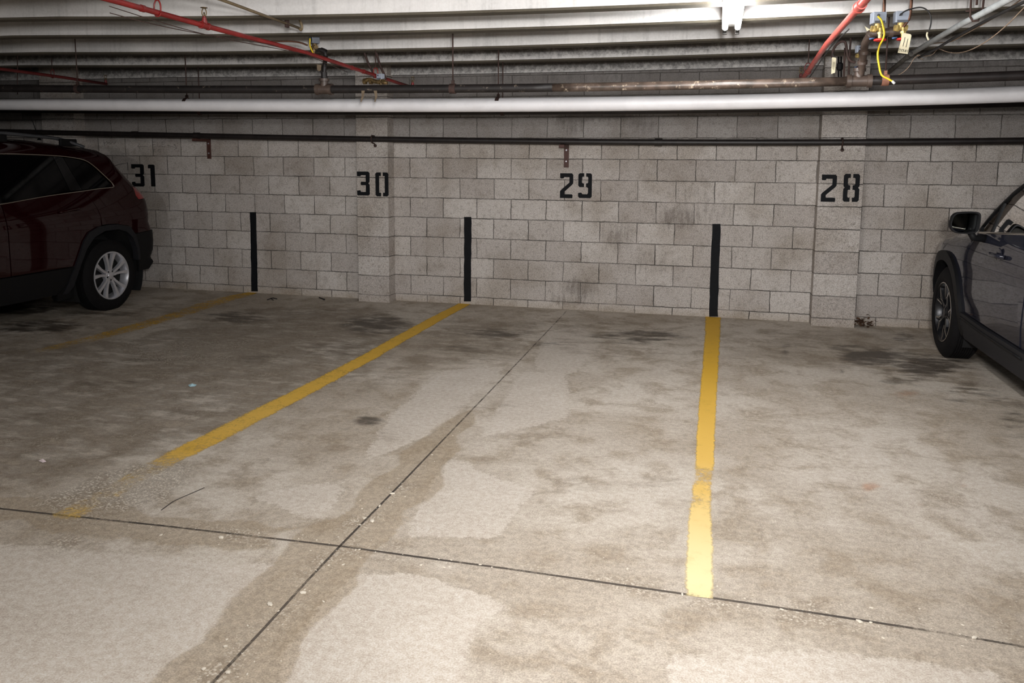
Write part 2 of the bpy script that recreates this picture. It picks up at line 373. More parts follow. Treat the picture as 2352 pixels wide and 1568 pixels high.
nx, ny = 371, 261
gx = np.linspace(XL_, XR_, nx); gy = np.linspace(YF_, 0.0, ny)
Xg, Yg = np.meshgrid(gx, gy)
def blob(px, py, rx, ry, soft=1.0):
    """elliptic stain given by its centre and half axes as seen in the photo, laid on the floor"""
    c = at(px, py, Z=0); ax = (at(px + rx, py, Z=0) - at(px - rx, py, Z=0)) / 2; ay = (at(px, py - ry, Z=0) - at(px, py + ry, Z=0)) / 2
    A = np.linalg.inv(np.array([[ax.x, ay.x], [ax.y, ay.y]]))
    u = A[0, 0] * (Xg - c.x) + A[0, 1] * (Yg - c.y); v = A[1, 0] * (Xg - c.x) + A[1, 1] * (Yg - c.y)
    return sm(1.25 - np.hypot(u, v), 0, .9 * soft)
dl = seg_dist(Xg, Yg, J_long); dc = seg_dist(Xg, Yg, J_cross)
wv = .024 * np.sin(7.3 * Xg + 4.1 * Yg) + .024 * np.sin(13.1 * Yg - 5.2 * Xg + 1.3) + .018 * np.sin(23 * Xg + 9 * Yg)
damp = np.maximum(sm(np.interp(Yg, [-6.5, -5, -4.2, -3.4, -2.9], [.27, .27, .22, .15, .09]) - dl + wv, 0, .2) * sm(-2.9 - Yg, 0, .5), sm(.22 - dc + wv, 0, .2) * sm(1.9 - Xg, 0, .9))
blobs_g = ((1120, 930, 150, 16), (1240, 1000, 150, 40), (1060, 1060, 140, 24), (930, 1110, 90, 20), (1330, 1110, 120, 40), (1500, 1110, 110, 30), (900, 870, 110, 30))
oil = np.zeros(Xg.shape)
for (px, py, rx, ry, w) in ((540, 728, 130, 20, .62), (860, 745, 110, 32, .8), (760, 800, 130, 30, .45), (1135, 765, 120, 18, .62), (1090, 800, 160, 20, .42), (842, 968, 52, 15, .80), (800, 986, 40, 8, .6), (905, 984, 44, 7, .5),
        (1470, 772, 140, 24, .72), (1260, 790, 60, 12, .5), (2020, 818, 120, 26, .95), (2130, 838, 130, 32, .85), (1945, 800, 60, 12, .7), (2090, 870, 100, 26, .5), (1805, 805, 16, 26, .62), (1935, 853, 16, 6, .8), (2075, 775, 34, 14, .85),
        (1630, 790, 16, 16, .3), (90, 750, 130, 22, .8), (40, 710, 120, 16, .9), (230, 720, 120, 12, .55), (600, 825, 130, 20, .46), (250, 880, 140, 22, .42), (420, 950, 130, 22, .38), (330, 830, 90, 14, .42), (60, 960, 120, 40, .36), (2240, 905, 110, 40, .50), (2330, 960, 60, 60, .5), (60, 1045, 110, 14, .42), (640, 760, 90, 14, .3)):
    oil = np.maximum(oil, w * blob(px, py, rx, ry, 1.1))
grey = np.zeros(Xg.shape)
for poly, w in ((fp([(-200, 800), (300, 770), (560, 700), (900, 700), (1010, 760), (900, 860), (640, 960), (420, 1060), (330, 1070), (120, 1140), (-200, 1170)]), .62),
                (fp([(-300, 660), (300, 690), (600, 690), (300, 770), (-100, 830), (-300, 850)]), .46),
                (fp([(1000, 730), (1290, 735), (1230, 830), (1040, 850), (900, 900), (700, 960), (820, 860)]), .55),
                (fp([(1230, 725), (1600, 730), (1570, 830), (1330, 850), (1250, 800)]), .42),
                (fp([(1700, 750), (2352, 760), (2352, 1000), (2150, 900), (1900, 860), (1700, 820)]), .45),
                (fp([(2230, 900), (2400, 920), (2400, 1450), (2260, 1300), (2180, 1100)]), .42),
                (fp([(400, 1060), (900, 960), (1000, 1000), (800, 1070), (500, 1180), (380, 1170)]), .40)):
    grey = np.maximum(grey, w * sm(sdf(Xg, Yg, poly), -.12, .28))
for q in blobs_g: grey = np.maximum(grey, .40 * blob(*q))
agg = np.zeros(Xg.shape)
for poly, w in ((fp([(20, 1165), (200, 1085), (330, 1050), (470, 1060), (470, 1110), (330, 1190), (120, 1185)]), 1.0), (fp([(0, 1180), (330, 1205), (380, 1240), (180, 1300), (0, 1400)]), .5),
                (fp([(250, 780), (640, 770), (560, 850), (250, 850)]), .5), (fp([(-100, 820), (560, 720), (900, 740), (700, 880), (300, 1050), (-100, 1080)]), .34), (fp([(1740, 1360), (2352, 1400), (2352, 1500), (1800, 1410)]), .75), (fp([(1176, 1300), (1700, 1380), (1700, 1430), (1176, 1400)]), .5), (fp([(1990, 1100), (2352, 1080), (2352, 1250), (2030, 1210)]), .42), (fp([(1480, 850), (1560, 900), (1560, 1010), (1480, 960), (1420, 880)]), .5)):
    agg = np.maximum(agg, w * sm(sdf(Xg, Yg, poly), -.10, .22))
agg = np.maximum(agg, .5 * sm(.20 - dl, 0, .18) * sm(-3.6 - Yg, 0, .8)); agg = np.maximum(agg, .48 * sm(.20 - dc, 0, .18))
light = np.zeros(Xg.shape)
for poly, w in ((fp([(-200, 1215), (210, 1255), (430, 1270), (680, 1290), (620, 1350), (540, 1430), (460, 1510), (410, 1600), (-300, 1640)]), .8), (fp([(800, 1305), (960, 1312), (1090, 1350), (1190, 1390), (1120, 1440), (1080, 1490), (1100, 1600), (580, 1600), (640, 1500), (740, 1380)]), 1.0),
                (fp([(1000, 850), (1170, 838), (1090, 920), (1000, 1000), (900, 1040), (800, 1090), (880, 960)]), .9), (fp([(1190, 850), (1310, 850), (1320, 960), (1120, 1010), (1010, 1060), (900, 1240), (1160, 1245), (1250, 1120), (1060, 1050)]), .85), (fp([(600, 1120), (830, 1085), (780, 1190), (690, 1200), (560, 1150)]), .75),
                (fp([(1250, 760), (1330, 745), (1400, 780), (1330, 860), (1210, 850)]), .8), (fp([(1640, 800), (1900, 880), (2120, 960), (2050, 1060), (1660, 1060)]), .33), (fp([(1500, 1490), (1900, 1470), (2352, 1540), (2352, 1640), (1480, 1620)]), .75)):
    light = np.maximum(light, w * sm(sdf(Xg, Yg, poly), -.09, .14))
rustc = np.maximum.reduce([.9 * blob(2000, 1116, 26, 16), .5 * blob(2080, 905, 50, 14), .6 * blob(2210, 1115, 18, 10), .5 * blob(2110, 1155, 20, 10)])

def grid_mesh(name, pts, mat, attrs, nxx, nyy):
    me = bpy.data.meshes.new(name)
    idx = np.arange(nxx * nyy).reshape(nyy, nxx)
    faces = np.stack([idx[:-1, :-1], idx[:-1, 1:], idx[1:, 1:], idx[1:, :-1]], -1).reshape(-1, 4)
    me.from_pydata([tuple(p) for p in pts], [], [tuple(int(i) for i in f) for f in faces]); me.update()
    for k, v in attrs.items():
        a = me.color_attributes.new(k, 'FLOAT_COLOR', 'POINT'); a.data.foreach_set('color', np.ascontiguousarray(v, np.float32).ravel())
    for mm in (mat if isinstance(mat, (list, tuple)) else [mat]): me.materials.append(M[mm])
    o = bpy.data.objects.new(name, me); C.objects.link(o); return o
one = np.ones(Xg.size)
floor = struct(grid_mesh('floor', np.stack([Xg.ravel(), Yg.ravel(), 0 * one], 1), 'floor',
    {'stain': np.stack([damp.ravel(), oil.ravel(), agg.ravel(), one], 1), 'stain2': np.stack([light.ravel(), grey.ravel(), rustc.ravel(), one], 1)}, nx, ny))
floor['label'] = 'stained concrete floor with saw-cut joints'

def ribbon(name, pts, widths, wear, pale, mat, z, parent=None, ncross=5, soft=.35, step=.04):
    """flat strip of paint lying along a line on the floor"""
    pts = [Vector((p[0], p[1], 0)) for p in pts]; L = [0]
    for a, c in zip(pts, pts[1:]): L.append(L[-1] + (c - a).length)
    n = max(2, int(L[-1] / step)); bm = bmesh.new(); la = bm.verts.layers.float.new('wear'); lp = bm.verts.layers.float.new('pale'); rows = []
    for i in range(n + 1):
        s = L[-1] * i / n; k = max(j for j in range(len(L) - 1) if L[j] <= s + 1e-9); t = (s - L[k]) / (L[k + 1] - L[k])
        ip = lambda a: a[k] * (1 - t) + a[k + 1] * t
        p = pts[k].lerp(pts[k + 1], t); d = (pts[min(k + 2, len(pts) - 1)] - pts[max(k - 1, 0)]).normalized(); nrm = Vector((-d.y, d.x, 0)); row = []
        for j in range(ncross):
            f = -1 + 2 * j / (ncross - 1); v = bm.verts.new(p + nrm * ip(widths) / 2 * f + Vector((0, 0, z)))
            e = 1 - max(0, (abs(f) - (1 - soft)) / max(soft, 1e-6)); v[la] = ip(wear) * min(1, .05 + 1.1 * e) if soft else ip(wear); v[lp] = ip(pale); row.append(v)
        rows.append(row)
    for a, c in zip(rows, rows[1:]):
        for j in range(ncross - 1): bm.faces.new((a[j], a[j + 1], c[j + 1], c[j]))
    return link(name, bm, mat, parent)
for pts, w in ((J_long, .0105), (J_cross, .0125)):
    n = len(pts); ribbon('control_joint', pts, [w] * n, [random.uniform(.45, .95) * (.6 if p[1] > -2.6 else 1) for p in pts], [random.uniform(0, .5) for _ in pts], 'joint', .0012, floor, 3, 0)
crack = fp([(370, 1172), (400, 1150), (440, 1133), (470, 1120)])
ribbon('hairline_crack', crack, [.007] * 4, [.75] * 4, [.2] * 4, 'joint', .0012, floor, 3, 0)

# yellow stall lines
def yline(cpts, wpx, wear, pale, label):
    P = fp(cpts); W = [(at(x + w / 2, y, Z=0) - at(x - w / 2, y, Z=0)).length for (x, y), w in zip(cpts, wpx)]
    d = [(Vector(P[min(i + 1, len(P) - 1)]) - Vector(P[max(i - 1, 0)])).normalized() for i in range(len(P))]
    W = [w * abs(dd.y) * 1.12 for w, dd in zip(W, d)]
    o = ribbon('parking_line', P, W, wear, pale, 'yellow', .002, None, 7, .42, .03)
    return tag(o, label, 'painted line', 'yellow stall lines on the floor')
yline([(1638, 728), (1636, 780), (1631, 850), (1626, 920), (1621, 1000), (1619, 1060), (1617, 1078), (1614, 1105), (1612, 1128), (1610, 1150), (1608, 1200), (1607, 1280), (1606, 1340), (1607, 1372)],
      [34, 34, 36, 38, 40, 42, 42, 42, 44, 46, 54, 60, 62, 58], [1.1, 1.05, 1.1, 1.15, 1.15, 1.1, .40, .50, .72, .6, 1.0, 1.0, .95, .6], [0, 0, 0, .08, .15, .2, .3, .3, .3, .45, .6, .9, 1, .9],
      'brightest yellow stall line, running from the black stripe right of number 29 to the camera')
yline([(1071, 696), (1010, 728), (930, 772), (850, 818), (760, 866), (680, 908), (600, 948), (520, 990), (440, 1030), (395, 1052), (360, 1070), (290, 1110), (240, 1140), (150, 1186), (140, 1192)],
      [30, 36, 42, 46, 52, 58, 64, 70, 76, 70, 70, 70, 76, 80, 70], [1.0, .92, .86, .82, .76, .84, .78, .72, .76, .66, .26, .22, .30, .40, .2], [.0, .0, .05, .05, .1, .1, .15, .15, .1, .2, .4, .4, .3, .3, .3],
      'long diagonal yellow stall line between numbers 30 and 29, worn away near the floor joint')
yline([(586, 671), (560, 677), (515, 688), (470, 702), (420, 719), (360, 737), (290, 757), (210, 778), (120, 800), (60, 812)],
      [24, 44, 60, 64, 62, 60, 60, 60, 60, 60], [.8, .5, .42, .40, .38, .42, .46, .36, .26, .15], [0, .0, .0, .0, 0, 0, 0, 0, .2, .3],
      'faded brownish yellow stall line beside the dark red car')

# back wall: blockwork with stains and pipe shade painted across its top
segs = [(XL_, -4.2, 'block2'), (-4.2, -.35, 'block1'), (-.35, 4.15, 'block0'), (4.15, XR_, 'block2')]
wx = np.unique(np.concatenate([np.linspace(a, c, int((c - a) / .07) + 2) for a, c, _ in segs])); wz = np.linspace(0, 2.9, 42)
Xw, Zw = np.meshgrid(wx, wz)
def wblob(px, py, rx, ry):
    c = at(px, py, Y=0); a = at(px + rx, py, Y=0); e = at(px, py - ry, Y=0)
    return sm(1.25 - np.hypot((Xw - c.x) / abs(a.x - c.x), (Zw - c.z) / abs(e.z - c.z)), 0, .95)
ws = np.zeros(Xw.shape)
for px, py, rx, ry, w in ((1370, 265, 130, 14, 1.0), (1310, 292, 60, 26, .55), (1480, 290, 70, 26, .5), (1555, 500, 70, 40, .62), (1420, 540, 60, 60, .5), (1640, 480, 80, 50, .42), (1580, 440, 70, 30, .42), (1330, 660, 60, 34, .66), (1300, 690, 70, 18, .6), (1500, 600, 120, 60, .36), (1700, 600, 60, 60, .36), (1400, 440, 20, 14, .5),
                          (1200, 180, 600, 12, .5), (860, 560, 30, 30, .2), (1140, 580, 60, 50, .3), (1770, 350, 60, 14, .4), (2230, 340, 60, 16, .5), (560, 550, 120, 60, .16)):
    ws = np.maximum(ws, w * wblob(px, py, rx, ry))
ws = np.maximum(ws, .5 * sm(Zw, 2.2, 2.36))  # wall top darkened in colour where pipes and ceiling shade it
yel = .55 * sm(.10 - Zw, 0, .08); upper_shade = sm(Zw, 1.64, 1.70) * .70 + sm(Zw, 1.85, 2.05) * .45  # yellowed foot of the wall; pipe shade painted on the upper courses
wall = grid_mesh('wall_back', np.stack([Xw.ravel(), 0 * Xw.ravel(), Zw.ravel()], 1), [s[2] for s in segs], {'stain': np.stack([ws.ravel(), yel.ravel(), upper_shade.ravel(), np.ones(Xw.size)], 1)}, len(wx), len(wz))
for p in wall.data.polygons:
    p.material_index = next(i for i, s in enumerate(segs) if p.center.x <= s[1] + 1e-6)
struct(wall); wall['label'] = 'grey concrete block back wall'
PD = .16
def pilaster(n, x0, x1):
    bm = bmesh.new(); nz = 30; la = bm.verts.layers.float_color.new('stain'); cols = []
    for k in range(nz):
        z = 2.9 * k / (nz - 1); row = []
        for x, y in ((x0, .02), (x0, -PD), (x1, -PD), (x1, .02)):
            v = bm.verts.new((x, y, z)); v[la] = (0, .3 * max(0, 1 - z / .15), .35 * min(1, max(0, (z - 1.75) / .08)), 1); row.append(v)  # yellowed foot, painted pipe shade on the upper part
        cols.append(row)
    for a, c in zip(cols, cols[1:]):
        for j in range(3): bm.faces.new((a[j], a[j + 1], c[j + 1], c[j]))
    o = struct(link('trim_%d' % n, bm, 'block_p')); o['label'] = 'block pilaster on the back wall'; return o
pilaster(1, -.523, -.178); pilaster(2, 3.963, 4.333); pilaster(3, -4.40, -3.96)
# the other walls of the garage (outside the frame)
def slab(name, lo, hi, mat):
    bm = bmesh.new(); box(bm, lo, hi); return struct(link(name, bm, mat))
slab('wall_left', (XL_ - .2, YF_, 0), (XL_, .2, 2.9), 'grime_wall'); slab('wall_right', (XR_, YF_, 0), (XR_ + .2, .2, 2.9), 'grime_wall'); slab('wall_front', (XL_, YF_ - .2, 0), (XR_, YF_, 2.9), 'grime_wall')

# ceiling: slab with concrete joists parallel to the back wall
ceil = slab('ceiling', (XL_, YF_, 2.82), (XR_, .2, 3.0), 'slab'); ceil['label'] = 'concrete slab ceiling on joists'
def jz(pairs, Y):
    """height of a joist edge along x, fitted through the pixels where the photo shows it"""
    P = [at(x, y, Y=Y) for x, y in pairs]; co = np.polyfit([p.x for p in P], [p.z for p in P], 2)
    lo, hi = P[0].x, P[-1].x
    def f(x):
        if x < lo: return float(np.polyval(co, lo) + (x - lo) * .02 * 0)
        if x > hi: return float(np.polyval(co, hi))
        return float(np.polyval(co, x))
    return f
joists = [(-1.02, [(60, 152.5), (400, 151), (820, 147), (1560, 131.5), (2230, 106)], .27, .9), (-1.88, [(60, 123), (400, 121.5), (820, 115.5), (1560, 98), (2230, 66)], .25, .25), (-2.70, [(60, 84.5), (400, 82), (820, 76.5), (1560, 55), (2230, 21.5)], .24, .12), (-3.38, [(60, 42.5), (400, 41), (820, 34.5), (1560, 15), (2230, -24)], .23, .05)]
zs_near = jz(joists[-1][1], joists[-1][0])
for k in range(11): joists.append((-4.22 - .85 * k, None, .24, .05))
for Y, pr, w, gr in joists:
    zf = jz(pr, Y) if pr else zs_near
    bm = bmesh.new(); lg = bm.verts.layers.float.new('grime'); xs = np.linspace(XL_, XR_, 36); rows = []
    for x in xs:
        zb = zf(x) if pr else 2.345
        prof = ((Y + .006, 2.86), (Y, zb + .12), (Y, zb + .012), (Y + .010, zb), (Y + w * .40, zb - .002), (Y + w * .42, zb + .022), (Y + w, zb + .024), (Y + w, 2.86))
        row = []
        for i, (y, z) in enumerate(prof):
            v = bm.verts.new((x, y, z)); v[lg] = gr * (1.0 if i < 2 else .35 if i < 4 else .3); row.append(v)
        rows.append(row)
    for a, c in zip(rows, rows[1:]):
        for j in range(7):
            bm.faces.new((a[j], a[j + 1], c[j + 1], c[j])).material_index = (0, 0, 1, 1, 2, 2, 2)[j]
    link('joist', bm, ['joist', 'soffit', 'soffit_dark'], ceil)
wl = jz([(400, 177.5), (820, 174), (1560, 159.5), (2230, 139)], -.03)
bm = bmesh.new(); lg = bm.verts.layers.float.new('grime'); rows = []
for x in np.linspace(XL_, XR_, 30):
    rows.append([bm.verts.new(p) for p in ((x, -.05, 2.86), (x, -.05, wl(x) + .10), (x, -.05, wl(x)), (x, .03, wl(x)))])
    for i, v in enumerate(rows[-1]): v[lg] = (1, .9, .45, 1)[i]
for a, c in zip(rows, rows[1:]):
    for j in range(3): bm.faces.new((a[j], a[j + 1], c[j + 1], c[j])).material_index = 2 if j == 2 else 0
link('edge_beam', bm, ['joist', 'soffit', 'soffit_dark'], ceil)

# ------------------------------------------------------------------ painted numbers and stripes on the wall
D2 = [[(0, 1), (.56, 1), (.62, .94), (.62, .60), (.57, .54), (.20, .25), (.20, .155), (.56, .155), (.60, .12), (.585, 0), (0, 0), (0, .27), (.05, .33), (.44, .63), (.44, .845), (.19, .845), (.16, .79), (.03, .79), (0, .82)]]
D3 = [[(0, 1), (.56, 1), (.62, .94), (.62, .58), (.56, .51), (.62, .45), (.62, .06), (.56, 0), (.03, 0), (0, .03), (0, .2), (.15, .22), (.19, .15), (.43, .15), (.43, .43), (.2, .43), (.17, .5), (.2, .575), (.43, .575), (.43, .85), (.2, .85), (.17, .80), (.03, .80), (0, .83)]]
def mir(p): return [(.62 - x, y) for x, y in p][::-1]
h0 = [(.06, 1), (.265, 1), (.265, .85), (.18, .85), (.18, .15), (.265, .15), (.265, 0), (.06, 0), (0, .06), (0, .94)]
D0 = [h0, mir(h0)]
h8 = [(.06, 1), (.265, 1), (.265, .86), (.2, .86), (.17, .83), (.17, .63), (.2, .60), (.265, .59), (.265, .43), (.2, .43), (.17, .4), (.17, .18), (.2, .15), (.265, .15), (.265, 0), (.06, 0), (0, .06), (0, .45), (.05, .51), (0, .57), (0, .94)]
D8 = [h8, mir(h8)]
D9 = [[(.06, 1), (.265, 1), (.265, .86), (.2, .86), (.17, .83), (.17, .63), (.2, .60), (.265, .59), (.265, .44), (.06, .44), (0, .5), (0, .94)],
      [(.355, 1), (.56, 1), (.62, .94), (.62, .06), (.56, 0), (.06, 0), (0, .06), (0, .2), (.14, .22), (.2, .155), (.40, .155), (.45, .2), (.45, .40), (.40, .44), (.355, .44), (.355, .59), (.42, .60), (.45, .63), (.45, .83), (.42, .86), (.355, .86)]]
D1 = [[(0, .96), (.08, 1), (.52, 1), (.62, .95), (.62, 0), (.22, 0), (.22, .83), (0, .83)]]
def number(digs, Y, label):
    """digs: (polygons, pixel box)"""
    root = None; zs = []
    for polys, (x0, y0, x1, y1) in digs:
        a = at(x0, y1, Y=Y); c = at(x1, y0, Y=Y)
        bm = bmesh.new()
        for p in polys: prism(bm, p, lambda u, v, w: Vector((a.x + (c.x - a.x) * u / .62, Y - .0015 + w, a.z + (c.z - a.z) * v)), .0013)
        if root is None: root = thing('stall_number', a, label, 'painted number', 'stencilled stall numbers')
        link('digit', bm, 'stencil', root)
number([(D3, (303.7, 377, 330, 428)), (D1, (342, 378, 355, 428))], -.001, 'small black stencilled number 31 on the block wall by the dark red car')
number([(D3, (820.7, 394, 848.7, 448.5)), (D0, (862.8, 396, 892, 450.5))], -PD - .001, 'black stencilled number 30 filling the width of its pilaster')
number([(D2, (1286, 398, 1317, 454.5)), (D9, (1327.6, 398, 1360, 454.5))], -.001, 'black stencilled number 29 on the flat wall below a rusty bracket')
number([(D2, (1884.7, 401, 1923, 463)), (D8, (1935, 399.5, 1976, 463)), ], -PD - .001, 'black stencilled number 28 on the right pilaster, the largest number')
def stripe(q, label):
    bm = bmesh.new(); P = [at(x, y, Y=0) for x, y in q]; n = 14; rows = []
    for k in range(n + 1):
        t = k / n; a = P[0].lerp(P[3], t); c = P[1].lerp(P[2], t); j = lambda: random.uniform(-.003, .003)
        rows.append([bm.verts.new((a.x + j(), -.003, max(a.z, .004))), bm.verts.new((c.x + j(), -.003, max(c.z, .004)))])
    for a, c in zip(rows, rows[1:]): bm.faces.new((a[0], a[1], c[1], c[0]))
    for e in [r for r in rows]: pass
    return tag(link('wall_stripe', bm, 'stencil'), label, 'painted stripe', 'black stall stripes on the wall')
stripe([(574.5, 487), (588.5, 487), (592.5, 669), (578, 669)], 'black vertical wall stripe between numbers 31 and 30')
stripe([(1066.5, 498), (1083, 498), (1082, 692), (1065.5, 692)], 'black vertical wall stripe between numbers 30 and 29')
stripe([(1636, 514), (1655.5, 514), (1648.5, 727), (1628.5, 727)], 'black vertical wall stripe between numbers 29 and 28, scuffed low down')

# faint pencil writing and an arrow near the pipe on the left
def strokes(name, lines, Y, mat, r, parent=None):
    bm = bmesh.new()
    for l in lines: tube(bm, [at(x, y, Y=Y) for x, y in l], r, 5)
    return link(name, bm, mat, parent)
o = strokes('wall_scribble', [[(316, 336), (338, 336)], [(322, 329), (316, 336), (323, 343)]], -.001, 'faded_pencil', .0022)
tag(o, 'faint pencilled arrow pointing left on the blocks above number 31', 'writing')
o = strokes('wall_scribble', [
      [(350, 327), (350, 338)], [(350, 327), (358, 326)], [(350, 332), (357, 332)], [(350, 338), (358, 337)], [(361, 327), (361, 337), (368, 336)], [(372, 326), (372, 337)], [(372, 326), (379, 326)], [(372, 331), (378, 331)], [(372, 337), (380, 336)],
      [(384, 333), (406, 340)], [(400, 331), (407, 340), (401, 343)],
      [(353, 342), (353, 350)], [(353, 342), (358, 343), (353, 346), (359, 350)], [(363, 344), (368, 344), (368, 349), (363, 349), (363, 344)]], -.001, 'faded_pencil', .0022)
tag(o, 'faint pencilled letters ELE with a right arrow on the blocks above number 31', 'writing')
o = strokes('wall_scribble', [[(241, 335), (238, 325), (240, 329), (246, 325), (248, 329), (243, 332), (251, 327), (255, 331), (258, 325), (260, 328), (262, 331), (266, 325)]], -.001, 'pencil', .0022)
tag(o, 'small dark pencil squiggle on the wall above the dark red car roof', 'writing')
o = strokes('wall_scribble', [[(293.5, 373), (294, 391)]], -.001, 'pencil', .005)
tag(o, 'short dark upright dash just left of number 31', 'writing')
o = strokes('wall_scribble', [[(264, 381), (275, 377), (284, 376), (292, 374)]], -.001, 'faded_pencil', .004)
tag(o, 'thin faded sloping line left of number 31, touching the car outline', 'writing')

# ------------------------------------------------------------------ pipes
def ppath(px, Y, ext=True):
    """pipe along the wall through photo pixels, at depth Y, smoothed, carried on past the frame"""
    P = [at(x, y, Y=Y) for x, y in px]; co = np.polyfit([p.x for p in P], [p.z for p in P], 3)
    xs = np.linspace(P[0].x, P[-1].x, 26); pts = [Vector((x, Y, float(np.polyval(co, x)))) for x in xs]
    return ([Vector((XL_ + .02, Y, pts[0].z))] if ext else []) + pts + ([Vector((XR_ - .02, Y, pts[-1].z))] if ext else []), (lambda x: float(np.polyval(co, x)))
def rod(bm, a, c, r=.005): tube(bm, [a, c], r, 7)
def hanger(parent, px_top, px_bot, Y, rp, zc, r=.005, mat='rust', width=.022, rodmat=None, half=False):
    """threaded rod from a joist down to a loop round the pipe; rod is the part, clamp its sub-part"""
    t = at(*px_top, Y=Y); bm = bmesh.new(); x = t.x
    rod(bm, Vector((x, Y, t.z + .03)), Vector((x, Y, zc + rp + .004)), r)
    h = link('hanger_rod', bm, rodmat or mat, parent)
    bm = bmesh.new(); n = 18
    for side in range(n):
        if half and 2 < side < n - 3: continue
        a0, a1 = 2 * PI * side / n, 2 * PI * (side + 1) / n; R0, R1 = rp + .0005, rp + .0055
        q = [bm.verts.new((x + dx, Y + rr * math.sin(aa), zc + rr * math.cos(aa))) for dx in (-width / 2, width / 2) for rr in (R0, R1) for aa in (a0, a1)]
        for f in ((2, 3, 7, 6), (0, 4, 5, 1), (0, 1, 3, 2), (4, 6, 7, 5)): bm.faces.new([q[i] for i in f])
    box(bm, (x - .009, Y - .009, zc + rp + .002), (x + .009, Y + .009, zc + rp + .028))
    c = link('pipe_clamp', bm, mat, h)
    return h

# big white pipe
Yw = -1.72; wp, wz_ = ppath([(0, 239), (300, 241), (700, 241.5), (1000, 241.5), (1300, 238.5), (1600, 236.5), (1850, 232), (2100, 222.5), (2352, 216)], Yw)
root = thing('white_pipe', wp[14], 'thick white-jacketed pipe crossing the whole frame below the joists', 'pipe')
bm = bmesh.new(); tube(bm, wp, .054, 28); link('pipe_jacket', bm, 'white_pipe', root)
for pt, pb in (((425, 125), (425, 215)), ((1145, 113), (1143, 222))):
    hanger(root, pt, pb, Yw, .0545, wz_(at(*pb, Y=Yw).x), mat='rust', width=.03, half=True)
# hidden dark pipe just behind and below it
Yb = -.98; bp, bz_ = ppath([(0, 253), (300, 256), (700, 257), (1000, 257), (1300, 256), (1600, 254.5), (1850, 250), (2100, 242.5), (2352, 238.5)], Yb)
root = thing('black_pipe', bp[14], 'thin black pipe showing as a dark line under the white pipe', 'pipe')
bm = bmesh.new(); tube(bm, bp, .026, 16); link('pipe', bm, 'black_pipe', root)
for pt, pb in (((455, 152), (455, 220)), ((1155, 141), (1155, 218))):
    hanger(root, pt, pb, Yb, .0265, bz_(at(*pb, Y=Yb).x), mat='rust', width=.03)
# main dark iron pipe with tees and risers
Yd = -2.5; dp, dz_ = ppath([(0, 203), (400, 205.3), (700, 205), (1000, 204), (1200, 202), (1500, 198), (1770, 191), (1905, 187.5), (2100, 183), (2352, 173)], Yd)
RD = .0285
root = main = thing('iron_pipe', dp[14], 'long dark iron pipe with tee fittings running above the white pipe', 'pipe')
xm, xt = at(1270, 200, Y=Yd).x, at(1945, 187, Y=Yd).x
def sub(pts, a, c): return [Vector((a, Yd, dz_(a)))] + [p for p in pts if a < p.x < c] + [Vector((c, Yd, dz_(c) if c < 4.8 else pts[-1].z))]
def subl(pts, c): return [p for p in pts if p.x < c] + [Vector((c, Yd, dz_(c)))]
bm = bmesh.new(); tube(bm, subl(dp, xm), RD, 20); link('pipe_run', bm, 'dark_pipe', root)
bm = bmesh.new(); tube(bm, sub(dp, xm, xt), RD, 20); o = link('pipe_run', bm, 'bare_pipe', root); o['label'] = 'scraped paler length of pipe'
bm = bmesh.new(); tube(bm, [Vector((xt, Yd, dz_(xt)))] + [p for p in dp if p.x > xt], RD, 20); link('pipe_run', bm, 'black_pipe', root)
def tee(px, w, riser):
    x = at(px, 200, Y=Yd).x; z = dz_(x); bm = bmesh.new()
    tube(bm, [(x - w, Yd, z), (x - w * .62, Yd, z), (x - w * .6, Yd, z), (x + w * .6, Yd, z), (x + w * .62, Yd, z), (x + w, Yd, z)], [RD + .012, RD + .012, RD + .006, RD + .006, RD + .012, RD + .012], 20)
    tube(bm, [(x, Yd, z), (x, Yd, z + .055), (x, Yd, z + .056), (x, Yd, z + .075)], [RD, RD, RD + .008, RD + .008], 18)
    o = link('tee_fitting', bm, 'riser', root, autosmooth=40)
    return x, z
xA, zA = tee(745, .062, None); xB, zB = tee(1972, .072, None)
p0 = Vector((xA, Yd, zA)); pe = at(748, 128, Y=Yd)
bm = bmesh.new(); tube(bm, [p0, Vector((xA + .002, Yd, zA + .14)), Vector((pe.x, Yd, pe.z))], .016, 14); lathe(bm, [(-.02, .022), (.02, .022)], (xA, Yd, zA + .10), (0, 0, 1), 14)
link('riser', bm, 'dark_pipe', root)
YV = -2.86
bm = bmesh.new(); rp = [at(x_, y_, Y=yy_) for x_, y_, yy_ in ((1975, 178, -2.5), (1980, 150, -2.54), (1985, 112, -2.64), (1988, 98, -2.70), (1996, 84, -2.78), (2006, 76, YV + .03), (2040, 73, YV + .03), (2072, 71, YV + .03))]
tube(bm, curve_pts(rp[:6], 5) + rp[6:], .0215, 16)
for q, d, yy_ in (((1981, 143), (0, -.25, 1), -2.555), ((1984, 120), (0, -.3, 1), -2.62), ((1999, 81), (1, -.2, .8), -2.80), ((2046, 73), (1, 0, 0), YV + .03)):
    c = at(*q, Y=yy_); lathe(bm, [(-.012, .0225), (-.012, .0285), (.012, .0285), (.012, .0225)], c, d, 16)
link('riser', bm, 'riser', root, autosmooth=40)
for pt, pb, mt, rr, wd in (((172, 86), (178, 196), 'rust', .004, .03), ((1040, 73), (1041, 195), 'rust', .005, .042), ((2042, 40), (2041, 180), 'clamp', .005, .04)):
    hanger(root, pt, pb, Yd, RD, dz_(at(*pb, Y=Yd).x), mat=mt, r=rr, width=wd, rodmat='rust')
